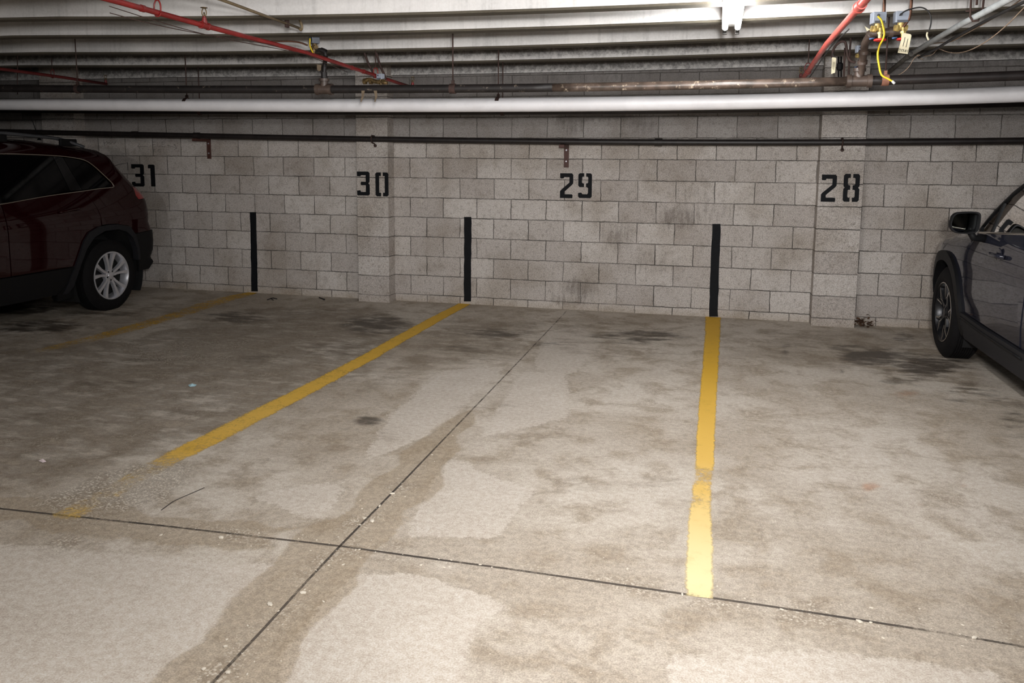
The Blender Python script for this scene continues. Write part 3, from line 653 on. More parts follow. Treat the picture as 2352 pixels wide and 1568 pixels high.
# lower pipe along the wall, carried by brackets
Yl = -.215; lp, lz_ = ppath([(0, 302), (300, 308), (600, 314.5), (900, 320.5), (1200, 324.3), (1500, 326.3), (1800, 327), (2100, 325.3), (2352, 323.5)], Yl)
RL = .0285
root = thing('wall_pipe', lp[14], 'dark steel pipe running along the block wall on brackets above the numbers', 'pipe')
bm = bmesh.new(); tube(bm, lp, RL, 18); link('pipe_run', bm, 'black_pipe', root)
for px in (310, 452, 1513):
    x = at(px, 315, Y=Yl).x; bm = bmesh.new(); lathe(bm, [(-.035, RL), (-.035, RL + .006), (.035, RL + .006), (.035, RL)], (x, Yl, lz_(x)), (1, 0, 0), 18); link('coupling', bm, 'black_pipe', root, autosmooth=40)
for px, y0, y1 in ((480, 320, 364.5), (1301, 334, 384.5), (112, 312, 348)):
    a = at(px - 5, y1, Y=-.006); c = at(px + 5, y0, Y=-.006); x = (a.x + c.x) / 2; zt = lz_(x) - RL
    bm = bmesh.new(); box(bm, (x - .024, -.012, a.z), (x + .024, -.001, zt)); box(bm, (x - .024, Yl - .05, zt - .030), (x + .024, -.001, zt - .001))
    bk = link('wall_bracket', bm, 'brown_bracket', root, bevel=.002)
    for z in (zt - .05, a.z + .06):
        bm = bmesh.new(); lathe(bm, [(0, .0001), (.0, .009), (.006, .007), (.006, .0001)], (x, -.012, z), (0, -1, 0), 10); link('bolt', bm, 'alloy', bk)
for px in (855, 1935):
    x = at(px, 322, Y=Yl).x; z = lz_(x); bm = bmesh.new()
    tube(bm, [(x, -PD, z + .032), (x, Yl - .01, z + .035), (x, Yl - .033, z), (x, Yl - .01, z - .034), (x + .006, -PD - .02, z - .045), (x + .01, -PD - .008, z - .064)], .007, 8)
    lathe(bm, [(-.004, .004), (-.004, .016), (.006, .016), (.006, .004)], (x + .01, -PD - .006, z - .066), (0, 1, 0), 12)
    link('pipe_clip', bm, 'rust', root)

# red sprinkler branch pipes
def sprinkler(parent, x, y, z, mat='old_brass', s=1.0, fitting='red_paint'):
    bm = bmesh.new(); lathe(bm, [(0, .012), (.022, .012), (.024, .008), (.03, .008)], (x, y, z), (0, 0, 1), 12); f = link('sprinkler_head', bm, fitting, parent, autosmooth=40)
    bm = bmesh.new()
    for sg in (-1, 1): tube(bm, curve_pts([(x + sg * .007, y, z + .028), (x + sg * .013, y, z + .045), (x + sg * .011, y, z + .06), (x + sg * .003, y, z + .072)], 4), .0026, 6)
    tube(bm, [(x, y, z + .028), (x, y, z + .05)], .004, 8)
    lathe(bm, [(.072, .0005), (.072, .018), (.0745, .018), (.076, .005), (.078, .0005)], (x, y, z), (0, 0, 1), 14)
    link('deflector', bm, mat, f)
def ypipe(name, pix, X, mat, r, y_out, label, cat='pipe', couplings=()):
    P = [at(x, y, X=X) for x, y in pix]; P.sort(key=lambda p: p.y)
    z0 = P[0].z + (P[0].z - P[-1].z) / (P[0].y - P[-1].y) * (y_out - P[0].y) * .3
    pts = [Vector((X, y_out, P[0].z))] + P
    rt = thing(name, P[-1], label, cat); bm = bmesh.new(); tube(bm, pts, r, 16); link('pipe_run', bm, mat, rt)
    return rt, pts
XA = at(950, 202, Y=-1.05).x
ra, pa = ypipe('sprinkler_pipe', [(950, 202), (895, 184), (700, 120), (466, 58), (275, 5)], XA, 'red_paint', .0135, -9.0, 'bright red sprinkler pipe slanting down from the top left, third of the frame')
ra['label'] = 'long bright red sprinkler pipe slanting from the top left towards the middle'
def zat(pts, y):
    for a, c in zip(pts, pts[1:]):
        if a.y <= y <= c.y: return a.z + (c.z - a.z) * (y - a.y) / (c.y - a.y)
    return pts[-1].z
for px, py in ((470, 60), (948, 201)):
    q = at(px, py, X=XA); z = zat(pa, q.y); bm = bmesh.new()
    tube(bm, [(XA, q.y - .035, z), (XA, q.y - .022, z), (XA, q.y - .021, z), (XA, q.y + .021, z), (XA, q.y + .022, z), (XA, q.y + .035, z)], [.019, .019, .0165, .0165, .019, .019], 16)
    tube(bm, [(XA, q.y, z), (XA, q.y, z + .026)], .015, 12); link('tee_fitting', bm, 'red_paint', ra, autosmooth=40); sprinkler(ra, XA, q.y, z + .018)
for px, py in ((327, 22), (808, 154), (835, 163)):
    q = at(px, py, X=XA); z = zat(pa, q.y); bm = bmesh.new(); lathe(bm, [(-.012, .0135), (-.012, .0165), (.012, .0165), (.012, .0135)], (XA, q.y, z), (0, 1, 0), 16); link('coupling', bm, 'red_paint', ra, autosmooth=40)
def fork(parent, x, y, z, ztop, mat, rp=.0135, rodmat=None):
    bm = bmesh.new(); tube(bm, [(x, y, ztop), (x, y, z + .055)], .004, 7); h = link('hanger_rod', bm, rodmat or mat, parent)
    bm = bmesh.new(); a = rp + .004
    tube(bm, curve_pts([(x - a, y, z + .004), (x - a, y, z + .035), (x - a * .5, y, z + .055), (x, y, z + .058), (x + a * .5, y, z + .055), (x + a, y, z + .035), (x + a, y, z + .004)], 4), .0038, 6)
    tube(bm, [(x + a * math.cos(t), y, z + a * math.sin(t)) for t in np.linspace(PI, 2 * PI, 10)], .0038, 6)
    link('pipe_clamp', bm, mat, h)
q = at(895, 184, X=XA); fork(ra, XA, q.y - .28, zat(pa, q.y - .28), 2.36, 'red_paint', rodmat='rust')
q = at(362, 28, X=XA); fork(ra, XA, q.y, zat(pa, q.y), 2.40, 'red_paint')
bm = bmesh.new(); rndw = []
for k, (dx, dz) in enumerate(((.022, -.03), (.03, -.045))):
    yy = np.linspace(-4.75, -2.4, 26); tube(bm, [(XA + .012 + dx * .5 * math.sin(3 * t + k), t, zat(pa, t) - .018 + dz * (.4 + .6 * math.sin(2.4 * (t + 4.75) + k))) for t in yy], .0022, 5)
tag(link('loose_wire', bm, 'rust'), 'thin loose wires sagging under the long red sprinkler pipe', 'wire')

XB = at(245, 193, Y=-1.05).x
rb, pb_ = ypipe('sprinkler_pipe', [(245, 193), (140, 177), (0, 158)], XB, 'dull_red', .0135, -6.0, 'short dull dark red sprinkler pipe at the far left')
q = at(246, 193, X=XB); sprinkler(rb, XB, -1.06, zat(pb_, -1.06) + .01, fitting='dull_red')
q = at(141, 177, X=XB); fork(rb, XB, q.y - .1, zat(pb_, q.y - .1), 2.36, 'dull_red', rodmat='rust')
XC = at(1838, 183, Y=-1.2).x
rc, pc = ypipe('sprinkler_pipe', [(1836, 184), (1850, 172), (1900, 100), (1972, 18)], XC, 'red_coral', .0165, -8.0, 'coral red sprinkler pipe slanting down from the top right')
q = at(1974, 14, X=XC); z = zat(pc, q.y); bm = bmesh.new(); lathe(bm, [(-.05, .017), (-.05, .023), (.02, .024), (.022, .027), (.05, .027), (.05, .017)], (XC, q.y - .02, z), (0, 1, 0), 18); lathe(bm, [(0, .013), (.05, .016)], (XC, q.y - .05, z + .012), (0, 0, 1), 12); link('coupling', bm, 'red_coral', rc, autosmooth=40)
sprinkler(rc, XC, -1.24, zat(pc, -1.24) + .01, fitting='dull_red'); q = at(1852, 165, X=XC); fork(rc, XC, q.y - .1, zat(pc, q.y - .1), 2.36, 'dull_red', .0165, rodmat='rust')
bm = bmesh.new(); yy = np.linspace(-3.4, -1.5, 20); tube(bm, [(XC + .024, t, zat(pc, t) - .02 - .006 * math.sin(3 * t)) for t in yy], .004, 6)
tag(link('pipe_cable', bm, 'black_wire'), 'thin dark cable following the underside of the coral red pipe', 'cable')

# grey conduit at the right with its cables
XD = at(2045, 163, Y=-.9).x
rd_, pd = ypipe('conduit', [(2090, 125), (2200, 60), (2330, -8)], XD, 'galv', .0165, -8.0, 'pale grey conduit slanting down from the top right corner')
e = pd[-1]; E2 = at(2042, 165, X=XD)
bm = bmesh.new(); tube(bm, [e - Vector((0, .03, 0)), Vector((XD, E2.y, E2.z))], .0165, 14); lathe(bm, [(-.05, .0165), (-.05, .02), (.05, .02), (.05, .0165)], e, (0, 1, 0), 14); o = link('pipe_run', bm, 'grimy', rd_); o['label'] = 'grimy dark end of the conduit'
q = at(2242, 27, X=XD); z = zat(pd, q.y); bm = bmesh.new(); tube(bm, [(XD - .03, q.y, z + .16), (XD - .026, q.y, z), (XD - .012, q.y, z - .022), (XD + .014, q.y, z - .02), (XD + .03, q.y, z + .03), (XD + .034, q.y, z + .16)], .0055, 7); tube(bm, [(XD + .0, q.y, z + .06), (XD, q.y, z + .18)], .006, 7); tube(bm, [(XD - .05, q.y, z + .03), (XD + .03, q.y, z + .035)], .004, 6); link('hanger', bm, 'rust', rd_)
def wire(name, pix, mat, r, label, X=None, Y=None, cat='wire', n=6, par=None):
    bm = bmesh.new(); tube(bm, curve_pts([at(x, y, X=X, Y=Y) for x, y in pix], n), r, 6); o = link(name, bm, mat, par)
    return tag(o, label, cat) if par is None else o
wire('black_cable', [(2420, -25), (2345, 8), (2250, 55), (2190, 88), (2150, 112), (2110, 132)], 'black_wire', .008, 'thick black cable running under the pale grey conduit', X=XD + .035, cat='cable')
wire('loose_wire', [(2420, -60), (2352, -6), (2300, 30), (2250, 60), (2210, 82), (2185, 95), (2160, 98), (2130, 102), (2105, 110)], 'tan_wire', .0035, 'beige wire looping below the pale grey conduit', X=XD + .05)
wire('loose_wire', [(2430, -60), (2352, 18), (2310, 60), (2270, 92), (2235, 112), (2205, 121), (2180, 120), (2160, 113), (2148, 108)], 'tan_wire', .0028, 'thinnest tan wire sagging furthest right, below the beige one', X=XD + .06)
wire('twine', [(2152, 114), (2140, 126), (2122, 129), (2108, 126), (2112, 132), (2120, 137)], 'tan_wire', .003, 'tan twine knotted round the grimy end of the conduit', Y=-1.6)
wire('loose_wire', [(2108, 126), (2098, 136), (2090, 150), (2078, 163), (2062, 173), (2046, 178), (2035, 188)], 'tan_wire', .0024, 'tan wire hanging from the conduit end down to the black iron pipe', Y=-2.0)
wire('twine', [(2088, 114), (2096, 122), (2102, 112), (2110, 118), (2118, 108)], 'black_wire', .0035, 'short black tie wrapped round the grey conduit', Y=-1.7)

# brown conduit at the upper left, fixed under a joist
XF = at(690, 62, Y=-3.05).x
rf, pf = ypipe('brown_conduit', [(686, 64), (600, 33), (510, 0)], XF, 'bronze_pipe', .0085, -7.5, 'thin brown conduit at the top left, right of the red sprinkler pipe')
q = pf[-1]; bm = bmesh.new(); tube(bm, curve_pts([q, q + Vector((0, .03, -.008)), q + Vector((.004, .035, .02)), q + Vector((.0, .01, .06))], 5), .0085, 10); link('elbow', bm, 'bronze_pipe', rf)
bm = bmesh.new(); box(bm, (q.x - .008, q.y - .16, q.z - .02), (q.x + .008, q.y - .13, q.z + .05)); tube(bm, [(q.x, q.y - .145, q.z), (q.x, q.y - .15, q.z + .08)], .004, 6); link('clip', bm, 'rust', rf)

# copper tube to the left valve, rods and small pipes
wire('copper_tube', [(546, 46), (552, 60), (562, 76), (575, 87), (590, 94), (612, 96), (640, 95), (668, 95), (690, 98), (706, 104)], 'copper', .007, 'bent copper tube hooking across to the left zone valve', Y=-2.55, cat='tube')
for k, (l, lab) in enumerate((([(836, 118), (842, 135), (848, 150), (856, 165), (860, 178)], 'left of the two rusty pipes dropping to the cluster behind the iron pipe'), ([(864, 118), (869, 138), (875, 155), (882, 170), (886, 182)], 'right of the two rusty pipes dropping to the cluster behind the iron pipe'))):
    tag(wire('drop_pipe', l, 'rust', .0095, lab, Y=-1.75, cat='pipe'), lab, 'pipe', 'rusty drop pipes in the middle')
wire('bent_pipe', [(1912, 132), (1913, 118), (1918, 107), (1926, 99), (1934, 95), (1941, 97), (1944, 108), (1946, 122), (1949, 134), (1957, 142), (1965, 143)], 'rust', .009, 'rusty pipe bent into a hoop left of the right tee riser', Y=-2.1, cat='pipe')
wire('bent_pipe', [(1938, 188), (1939, 150), (1941, 110)], 'rust', .007, 'straight rusty pipe standing behind the hooped pipe, left one', Y=-1.95, cat='pipe')
wire('bent_pipe', [(1949, 192), (1950, 150), (1954, 88)], 'rust', .007, 'straight rusty pipe standing behind the hooped pipe, right one beside the riser', Y=-1.95, cat='pipe')
wire('thin_rod', [(40, 126), (40, 217)], 'rust', .004, 'thin dark rod hanging near the left edge of the frame', Y=-1.8, cat='rod')

# valves
def zone_valve(c, s, label, mat_a='actuator', rz=0.0, old=False, lever=True, tall=1.15):
    """motor box over a brass body, red wheel below; c is the centre of the box"""
    r = thing('zone_valve', c, label, 'valve', 'motorised zone valves on the overhead pipes')
    Mx = Matrix.Translation(c) @ Matrix.Rotation(rz, 4, 'Z') @ Matrix.Scale(s, 4)
    br = 'old_brass' if old else 'brass'
    bm = bmesh.new(); box(bm, (-.040, -.032, -.034), (.040, .032, .034), Mx); a = link('actuator', bm, mat_a, r, bevel=.003)
    bm = bmesh.new(); box(bm, (-.031, -.036, -.034), (.031, -.0325, -.020), Mx); lathe(bm, [(0, .0001), (0, .009 * s), (.008 * s, .009 * s), (.008 * s, .0001)], Mx @ Vector((-.012, -.0335, .012)), Mx.to_3x3() @ Vector((0, -1, 0)), 12); link('front_plate', bm, 'actuator_dark', a)
    bm = bmesh.new(); q = lambda x, y, z: Mx @ Vector((x, y, z))
    tube(bm, [q(0, 0, -.034), q(0, 0, -.062)], .020 * s, 12); tube(bm, [q(-.032, 0, -.062), q(.032, 0, -.066)], .015 * s, 12)
    for x in (-.030, .030): tube(bm, [q(x - .009, 0, -.063), q(x + .009, 0, -.065)], .020 * s, 6)
    tube(bm, [q(.012, -.01, -.062), q(.014, -.012, -.062 - .055 * tall)], .012 * s, 12); tube(bm, [q(.013, -.011, -.085 * 1), q(.013, -.011, -.098)], .018 * s, 6)
    tube(bm, [q(-.02, -.012, -.05), q(-.024, -.02, -.085)], .010 * s, 10)
    link('valve_body', bm, br, r, autosmooth=40)
    zc = -.062 - .062 * tall; bm = bmesh.new(); ctr = q(.014, -.013, zc)
    tube(bm, [ctr + Vector((.030 * s * math.cos(t), .030 * s * math.sin(t), 0)) for t in np.linspace(0, 2 * PI, 19)], .0075 * s, 7, False)
    for t in (0, PI / 2): tube(bm, [ctr - .030 * s * Vector((math.cos(t), math.sin(t), 0)), ctr + .030 * s * Vector((math.cos(t), math.sin(t), 0))], .0045 * s, 6)
    lathe(bm, [(-.006 * s, .008 * s), (.008 * s, .008 * s)], ctr, (0, 0, 1), 10); link('hand_wheel', bm, 'red_handle', r)
    if lever:
        bm = bmesh.new(); tube(bm, [q(-.02, -.012, zc + .012), q(-.05, -.016, zc + .006)], .005 * s, 7); link('lever', bm, 'blue_lever', r)
    return r
zone_valve(at(2017, 42, Y=YV), .90, 'zone valve with yellow wire on the right riser, left of the pair', rz=.18)
zone_valve(at(2070, 40, Y=YV), .90, 'zone valve with black wire and white DOWN tag, right of the pair', rz=.10)
zone_valve(at(1976, 113, Y=-2.15), .66, 'smaller zone valve tucked behind the right tee riser', rz=.2, tall=1.9)
zone_valve(at(722, 91, Y=Yd - .02), .86, 'dirty zone valve with grey box beside the red sprinkler pipe on the left', 'actuator_dark', rz=-.75, old=True, lever=False)
zone_valve(at(874, 176, Y=-2.0), .62, 'shiny-capped valve cluster half hidden behind the iron pipe in the middle', 'actuator', rz=-.3, old=True, lever=False, tall=1.4)
bm = bmesh.new(); v0 = at(736, 118, Y=Yd); v1 = at(748, 132, Y=Yd); tube(bm, curve_pts([at(716, 118, Y=Yd), at(736, 114, Y=Yd), at(746, 120, Y=Yd), at(748, 134, Y=Yd)], 5), .013, 12)
lathe(bm, [(-.02, .019), (.02, .019)], at(743, 117, Y=Yd), (1, 0, -.4), 12); link('riser', bm, 'dark_pipe', main, autosmooth=40)
bm = bmesh.new(); tube(bm, curve_pts([at(836, 186, Y=-2.0), at(848, 183, Y=-2.0), at(866, 188, Y=-2.0), at(890, 190, Y=-2.0)], 4), [.016] * 12 + [.012], 10)
for px in (838, 852, 880): lathe(bm, [(-.012, .022), (.012, .022)], at(px, 187, Y=-2.0), (1, 0, 0), 8)
tag(link('valve_manifold', bm, 'old_brass'), 'blackened row of pipe fittings peeking over the iron pipe in the middle', 'fittings')
for l, lab in (([(834, 208), (833, 222), (829, 234)], 'left scrap of tape dangling under the middle of the iron pipe'), ([(862, 208), (864, 222), (861, 234)], 'right scrap of tape dangling under the middle of the iron pipe')):
    bm = bmesh.new(); P = [at(x, y, Y=Yd - .04) for x, y in l]; w = Vector((.013, 0, 0)); prev = None
    for i, p in enumerate(P):
        ww = w * (1 - .35 * i); row = [bm.verts.new(p - ww), bm.verts.new(p + ww)]
        if prev: bm.faces.new((prev[0], prev[1], row[1], row[0]))
        prev = row
    tag(link('tape_scrap', bm, 'box_tape'), lab, 'tape')
bm = bmesh.new(); P = [at(727, 147, Y=-2.6), at(737, 148, Y=-2.6), at(735, 160, Y=-2.6), at(727, 161, Y=-2.6)]
prism(bm, [(0, 0), (1, .1), (.9, .9), (.5, 1.15), (.1, .95)], lambda u, v, w: P[0] + (P[1] - P[0]) * u + (P[3] - P[0]) * v + Vector((0, w, 0)), .012)
tag(link('wire_bundle', bm, 'box_tape', bevel=.002), 'small tan taped wire end hanging under the long red pipe', 'wire')
wire('yellow_wire', [(2016, 37), (2024, 46), (2028, 60), (2031, 78), (2027, 92), (2020, 105), (2016, 125), (2019, 150), (2025, 172), (2040, 181), (2050, 187)], 'yellow_wire', .0055, 'long yellow wire hanging from the right zone valve pair', Y=YV - .05)
bm = bmesh.new(); tube(bm, [at(2049, 186, Y=YV - .05), at(2055, 192, Y=YV - .05)], [.006, .008], 8); o = tag(link('wire_nut', bm, 'white_metal'), 'white wire nut on the tip of the long yellow wire', 'wire nut')
wire('yellow_wire', [(712, 88), (712, 105), (716, 115), (720, 124), (724, 131)], 'yellow_wire', .005, 'short yellow wire on the dirty left zone valve', Y=Yd - .07)
wire('black_wire', [(2066, 36), (2078, 26), (2095, 20), (2115, 17), (2130, 24), (2138, 38), (2138, 55), (2134, 70)], 'black_wire', .004, 'black wire arching from the right zone valve to the conduit', Y=YV - .05)
wire('wire_nut', [(2130, 74), (2129, 82), (2133, 92)], 'tag', .005, 'cream wire end hanging off the arching black wire', Y=YV - .05, cat='wire nut')
wire('copper_tube', [(2095, -25), (2092, 20), (2088, 42), (2080, 55), (2074, 62)], 'copper', .0085, 'copper tube rising from the valve with the DOWN tag', Y=YV - .02, cat='tube')
wire('copper_tube', [(2032, -25), (2031, 10), (2030, 40), (2027, 55)], 'copper', .0085, 'copper tube rising from the valve with the yellow wire', Y=YV + .02, cat='tube')
bm = bmesh.new(); P = [at(x, y, Y=-2.76) for x, y in ((1986, 60), (1994, 78), (2002, 70))]; bm.faces.new([bm.verts.new(p) for p in P]); tag(link('paper_scrap', bm, 'tag'), 'small triangular paper scrap stuck beside the right riser', 'paper')
# card tags
def card(q, Y, label, lines, r):
    P = [at(x, y, Y=Y) for x, y in q]; bm = bmesh.new(); prism(bm, [(0, .06), (.12, 0), (.88, 0), (1, .06), (1, 1), (0, 1)], lambda u, v, w: P[0].lerp(P[1], u).lerp(P[3].lerp(P[2], u), v) + Vector((0, w, 0)), .002)
    t = tag(link('paper_tag', bm, 'tag'), label, 'tag')
    bm = bmesh.new()
    for l in lines: tube(bm, [P[0].lerp(P[1], u).lerp(P[3].lerp(P[2], u), v) - Vector((0, .001, 0)) for u, v in l], r, 5)
    link('lettering', bm, 'ink', t); return t
def word(s, x0, x1, y0, y1):
    st_ = {'D': [[(0, 0), (0, 1), (.7, .8), (.7, .2), (0, 0)]], 'O': [[(.1, .1), (.1, .9), (.8, .9), (.8, .1), (.1, .1)]], 'W': [[(0, 0), (.2, 1), (.45, .4), (.7, 1), (.9, 0)]], 'N': [[(0, 1), (0, 0), (.8, 1), (.8, 0)]]}
    o = []
    for i, ch in enumerate(s):
        for l in st_[ch]: o.append([(x0 + (x1 - x0) * (i + u) / len(s), y0 + (y1 - y0) * v) for u, v in l])
    return o
card([(2074, 75), (2094, 79), (2085, 124), (2062, 121)], YV - .06, 'white card tag with handwritten DOWN hanging from the right zone valve', word('DOWN', .08, .96, .80, .93) + [[(.35, .2), (.35, .66)], [(.68, .24), (.68, .68)]], .0015)
card([(1911, 131), (1921, 133), (1918, 167), (1909, 170)], -2.14, 'narrow cream card tag hanging from the hooped rusty pipe', [[(.4, .3), (.4, .75)], [(.62, .3), (.62, .8)]], .0009)
wire('tag_string', [(1915, 133), (1914, 127), (1912, 122)], 'black_wire', .003, 'black string loop holding the narrow cream tag', Y=-2.13, cat='string')
bm = bmesh.new(); tube(bm, [at(1926, 130, Y=-1.5), at(1926, 180, Y=-1.5)], .006, 8); tube(bm, [at(1932, 130, Y=-1.5), at(1932, 180, Y=-1.5)], .006, 8); lathe(bm, [(-.03, .012), (-.02, .022), (.02, .022), (.03, .012)], at(1929, 153, Y=-1.5), (0, 0, 1), 10)
tag(link('small_valve', bm, 'black_trim'), 'small black valve on thin lines right of the narrow cream tag', 'valve')

# fluorescent fixture
fe = at(1679, 68, Z=2.285); fx, fy = fe.x, fe.y
ft = thing('fluorescent_fixture', Vector((fx, fy - .6, 2.33)), 'glowing twin-tube fluorescent strip fixture at the top right of centre', 'light fixture')
bm = bmesh.new(); box(bm, (fx - .055, fy - 1.28, 2.305), (fx + .055, fy + .015, 2.34)); link('housing', bm, 'white_metal', ft, bevel=.004)
for s in (-1, 1):
    bm = bmesh.new(); x = fx + s * .036; tube(bm, [(x, fy - 1.24, 2.275), (x, fy - .15, 2.275)], .0165, 16); link('lamp_tube', bm, 'tube', ft)
    for y in (fy - 1.26, fy - .018):
        bm = bmesh.new(); box(bm, (x - .013, y, 2.255), (x + .013, y + .02, 2.31)); box(bm, (x - .010, y - .13 if y > fy - .1 else y, 2.262), (x + .010, y + .03, 2.285)); link('lamp_socket', bm, 'socket', ft, bevel=.003)

# ------------------------------------------------------------------ litter on the floor
def scrap(px, mat, name, label, cat):
    bm = bmesh.new(); P = [at(x, y, Z=.003) for x, y in px]; c = sum(P, Vector()) / len(P); top = bm.verts.new(c + Vector((0, 0, .012))); vs = [bm.verts.new(p) for p in P]
    for i in range(len(vs)): bm.faces.new((vs[i], vs[(i + 1) % len(vs)], top))
    return tag(link(name, bm, mat), label, cat)
scrap([(432, 884), (441, 880), (452, 883), (448, 887), (436, 888)], 'blue_paper', 'paper_scrap', 'tiny pale blue paper scrap on the stained floor left of the long yellow line', 'paper')
scrap([(88, 1058), (94, 1055), (103, 1056), (107, 1060), (98, 1062)], 'pink_paper', 'paper_scrap', 'tiny pinkish white paper scrap on the floor near the left edge', 'paper')
bm = bmesh.new(); c0 = at(1979, 748, Z=0)
for k in range(60):
    p = Vector((c0.x + random.gauss(.0, .045), min(-.012, c0.y * 0 - .05 + random.gauss(0, .03)), abs(random.gauss(.03, .03)))); p.x = max(p.x, 4.345)
    a, r = random.uniform(0, 2 * PI), random.uniform(.012, .03); u = Vector((math.cos(a), math.sin(a), random.uniform(-.5, .5))) * r; v = Vector((-math.sin(a), math.cos(a), random.uniform(-.5, .8))) * r * .6
    q = [p + u, p + v, p - u, p - v]
    for w in q: w.z = max(w.z, .003); w.y = min(w.y, -.004); w.x = max(w.x, 4.337)
    bm.faces.new([bm.verts.new(w) for w in q])
o = tag(link('leaf_litter', bm, 'leaf'), 'small heap of dead brown leaves in the corner right of the number 28 pilaster', 'leaf litter'); o['kind'] = 'stuff'
for l, lab in (([(614, 688), (622, 685), (628, 684), (636, 686)], 'thin black twig on the floor near the stripe between 31 and 30'), ([(733, 683), (739, 685), (746, 687)], 'short black twig on the floor in front of the wall left of number 30')):
    bm = bmesh.new(); tube(bm, [at(x, y, Z=.006) for x, y in l], .006, 5); tube(bm, [at(l[1][0], l[1][1], Z=.006), at(l[1][0] + 6, l[1][1] + 4, Z=.006)], .004, 5); tag(link('twig', bm, 'debris'), lab, 'twig')
bm = bmesh.new()
def grit(p, r):
    bmesh.ops.create_icosphere(bm, subdivisions=1, radius=r, matrix=Matrix.Translation((p[0], p[1], r * .25)) @ Matrix.Rotation(random.uniform(0, 3), 4, 'Z') @ Matrix.Diagonal((random.uniform(.8, 1.7), random.uniform(.6, 1), .45, 1)))
for pts, lo, hi, n in ((J_long, 2, 8, 70), (J_cross, 3, 15, 110)):
    for _ in range(n):
        k = random.randint(lo, min(hi, len(pts) - 2)); p = Vector(pts[k]).lerp(Vector(pts[k + 1]), random.random()); grit((p.x + random.gauss(0, .055), p.y + random.gauss(0, .055)), random.choice((.002, .003, .003, .004, .005)))
for px, py, r in ((901, 1134, .010), (872, 1162, .008), (855, 1197, .011), (838, 1190, .006), (696, 1362, .012), (620, 1388, .010), (508, 1235, .011), (468, 1537, .009), (524, 1545, .010), (518, 1485, .008), (521, 1469, .006), (1567, 1365, .007), (1796, 1400, .006), (1974, 1428, .010), (2238, 1465, .010), (2000, 1430, .007), (370, 1229, .007)):
    grit(at(px, py, Z=0), r)
o = tag(link('floor_grit', bm, 'stone'), 'scattered pale grit and pebbles along the floor joints', 'grit'); o['kind'] = 'stuff'

# ------------------------------------------------------------------ cars
def interp(pts, x):
    pts = sorted(pts)
    if x <= pts[0][0]: return pts[0][1]
    for (a, b_), (c, d) in zip(pts, pts[1:]):
        if x <= c: return b_ + (d - b_) * (x - a) / (c - a)
    return pts[-1][1]

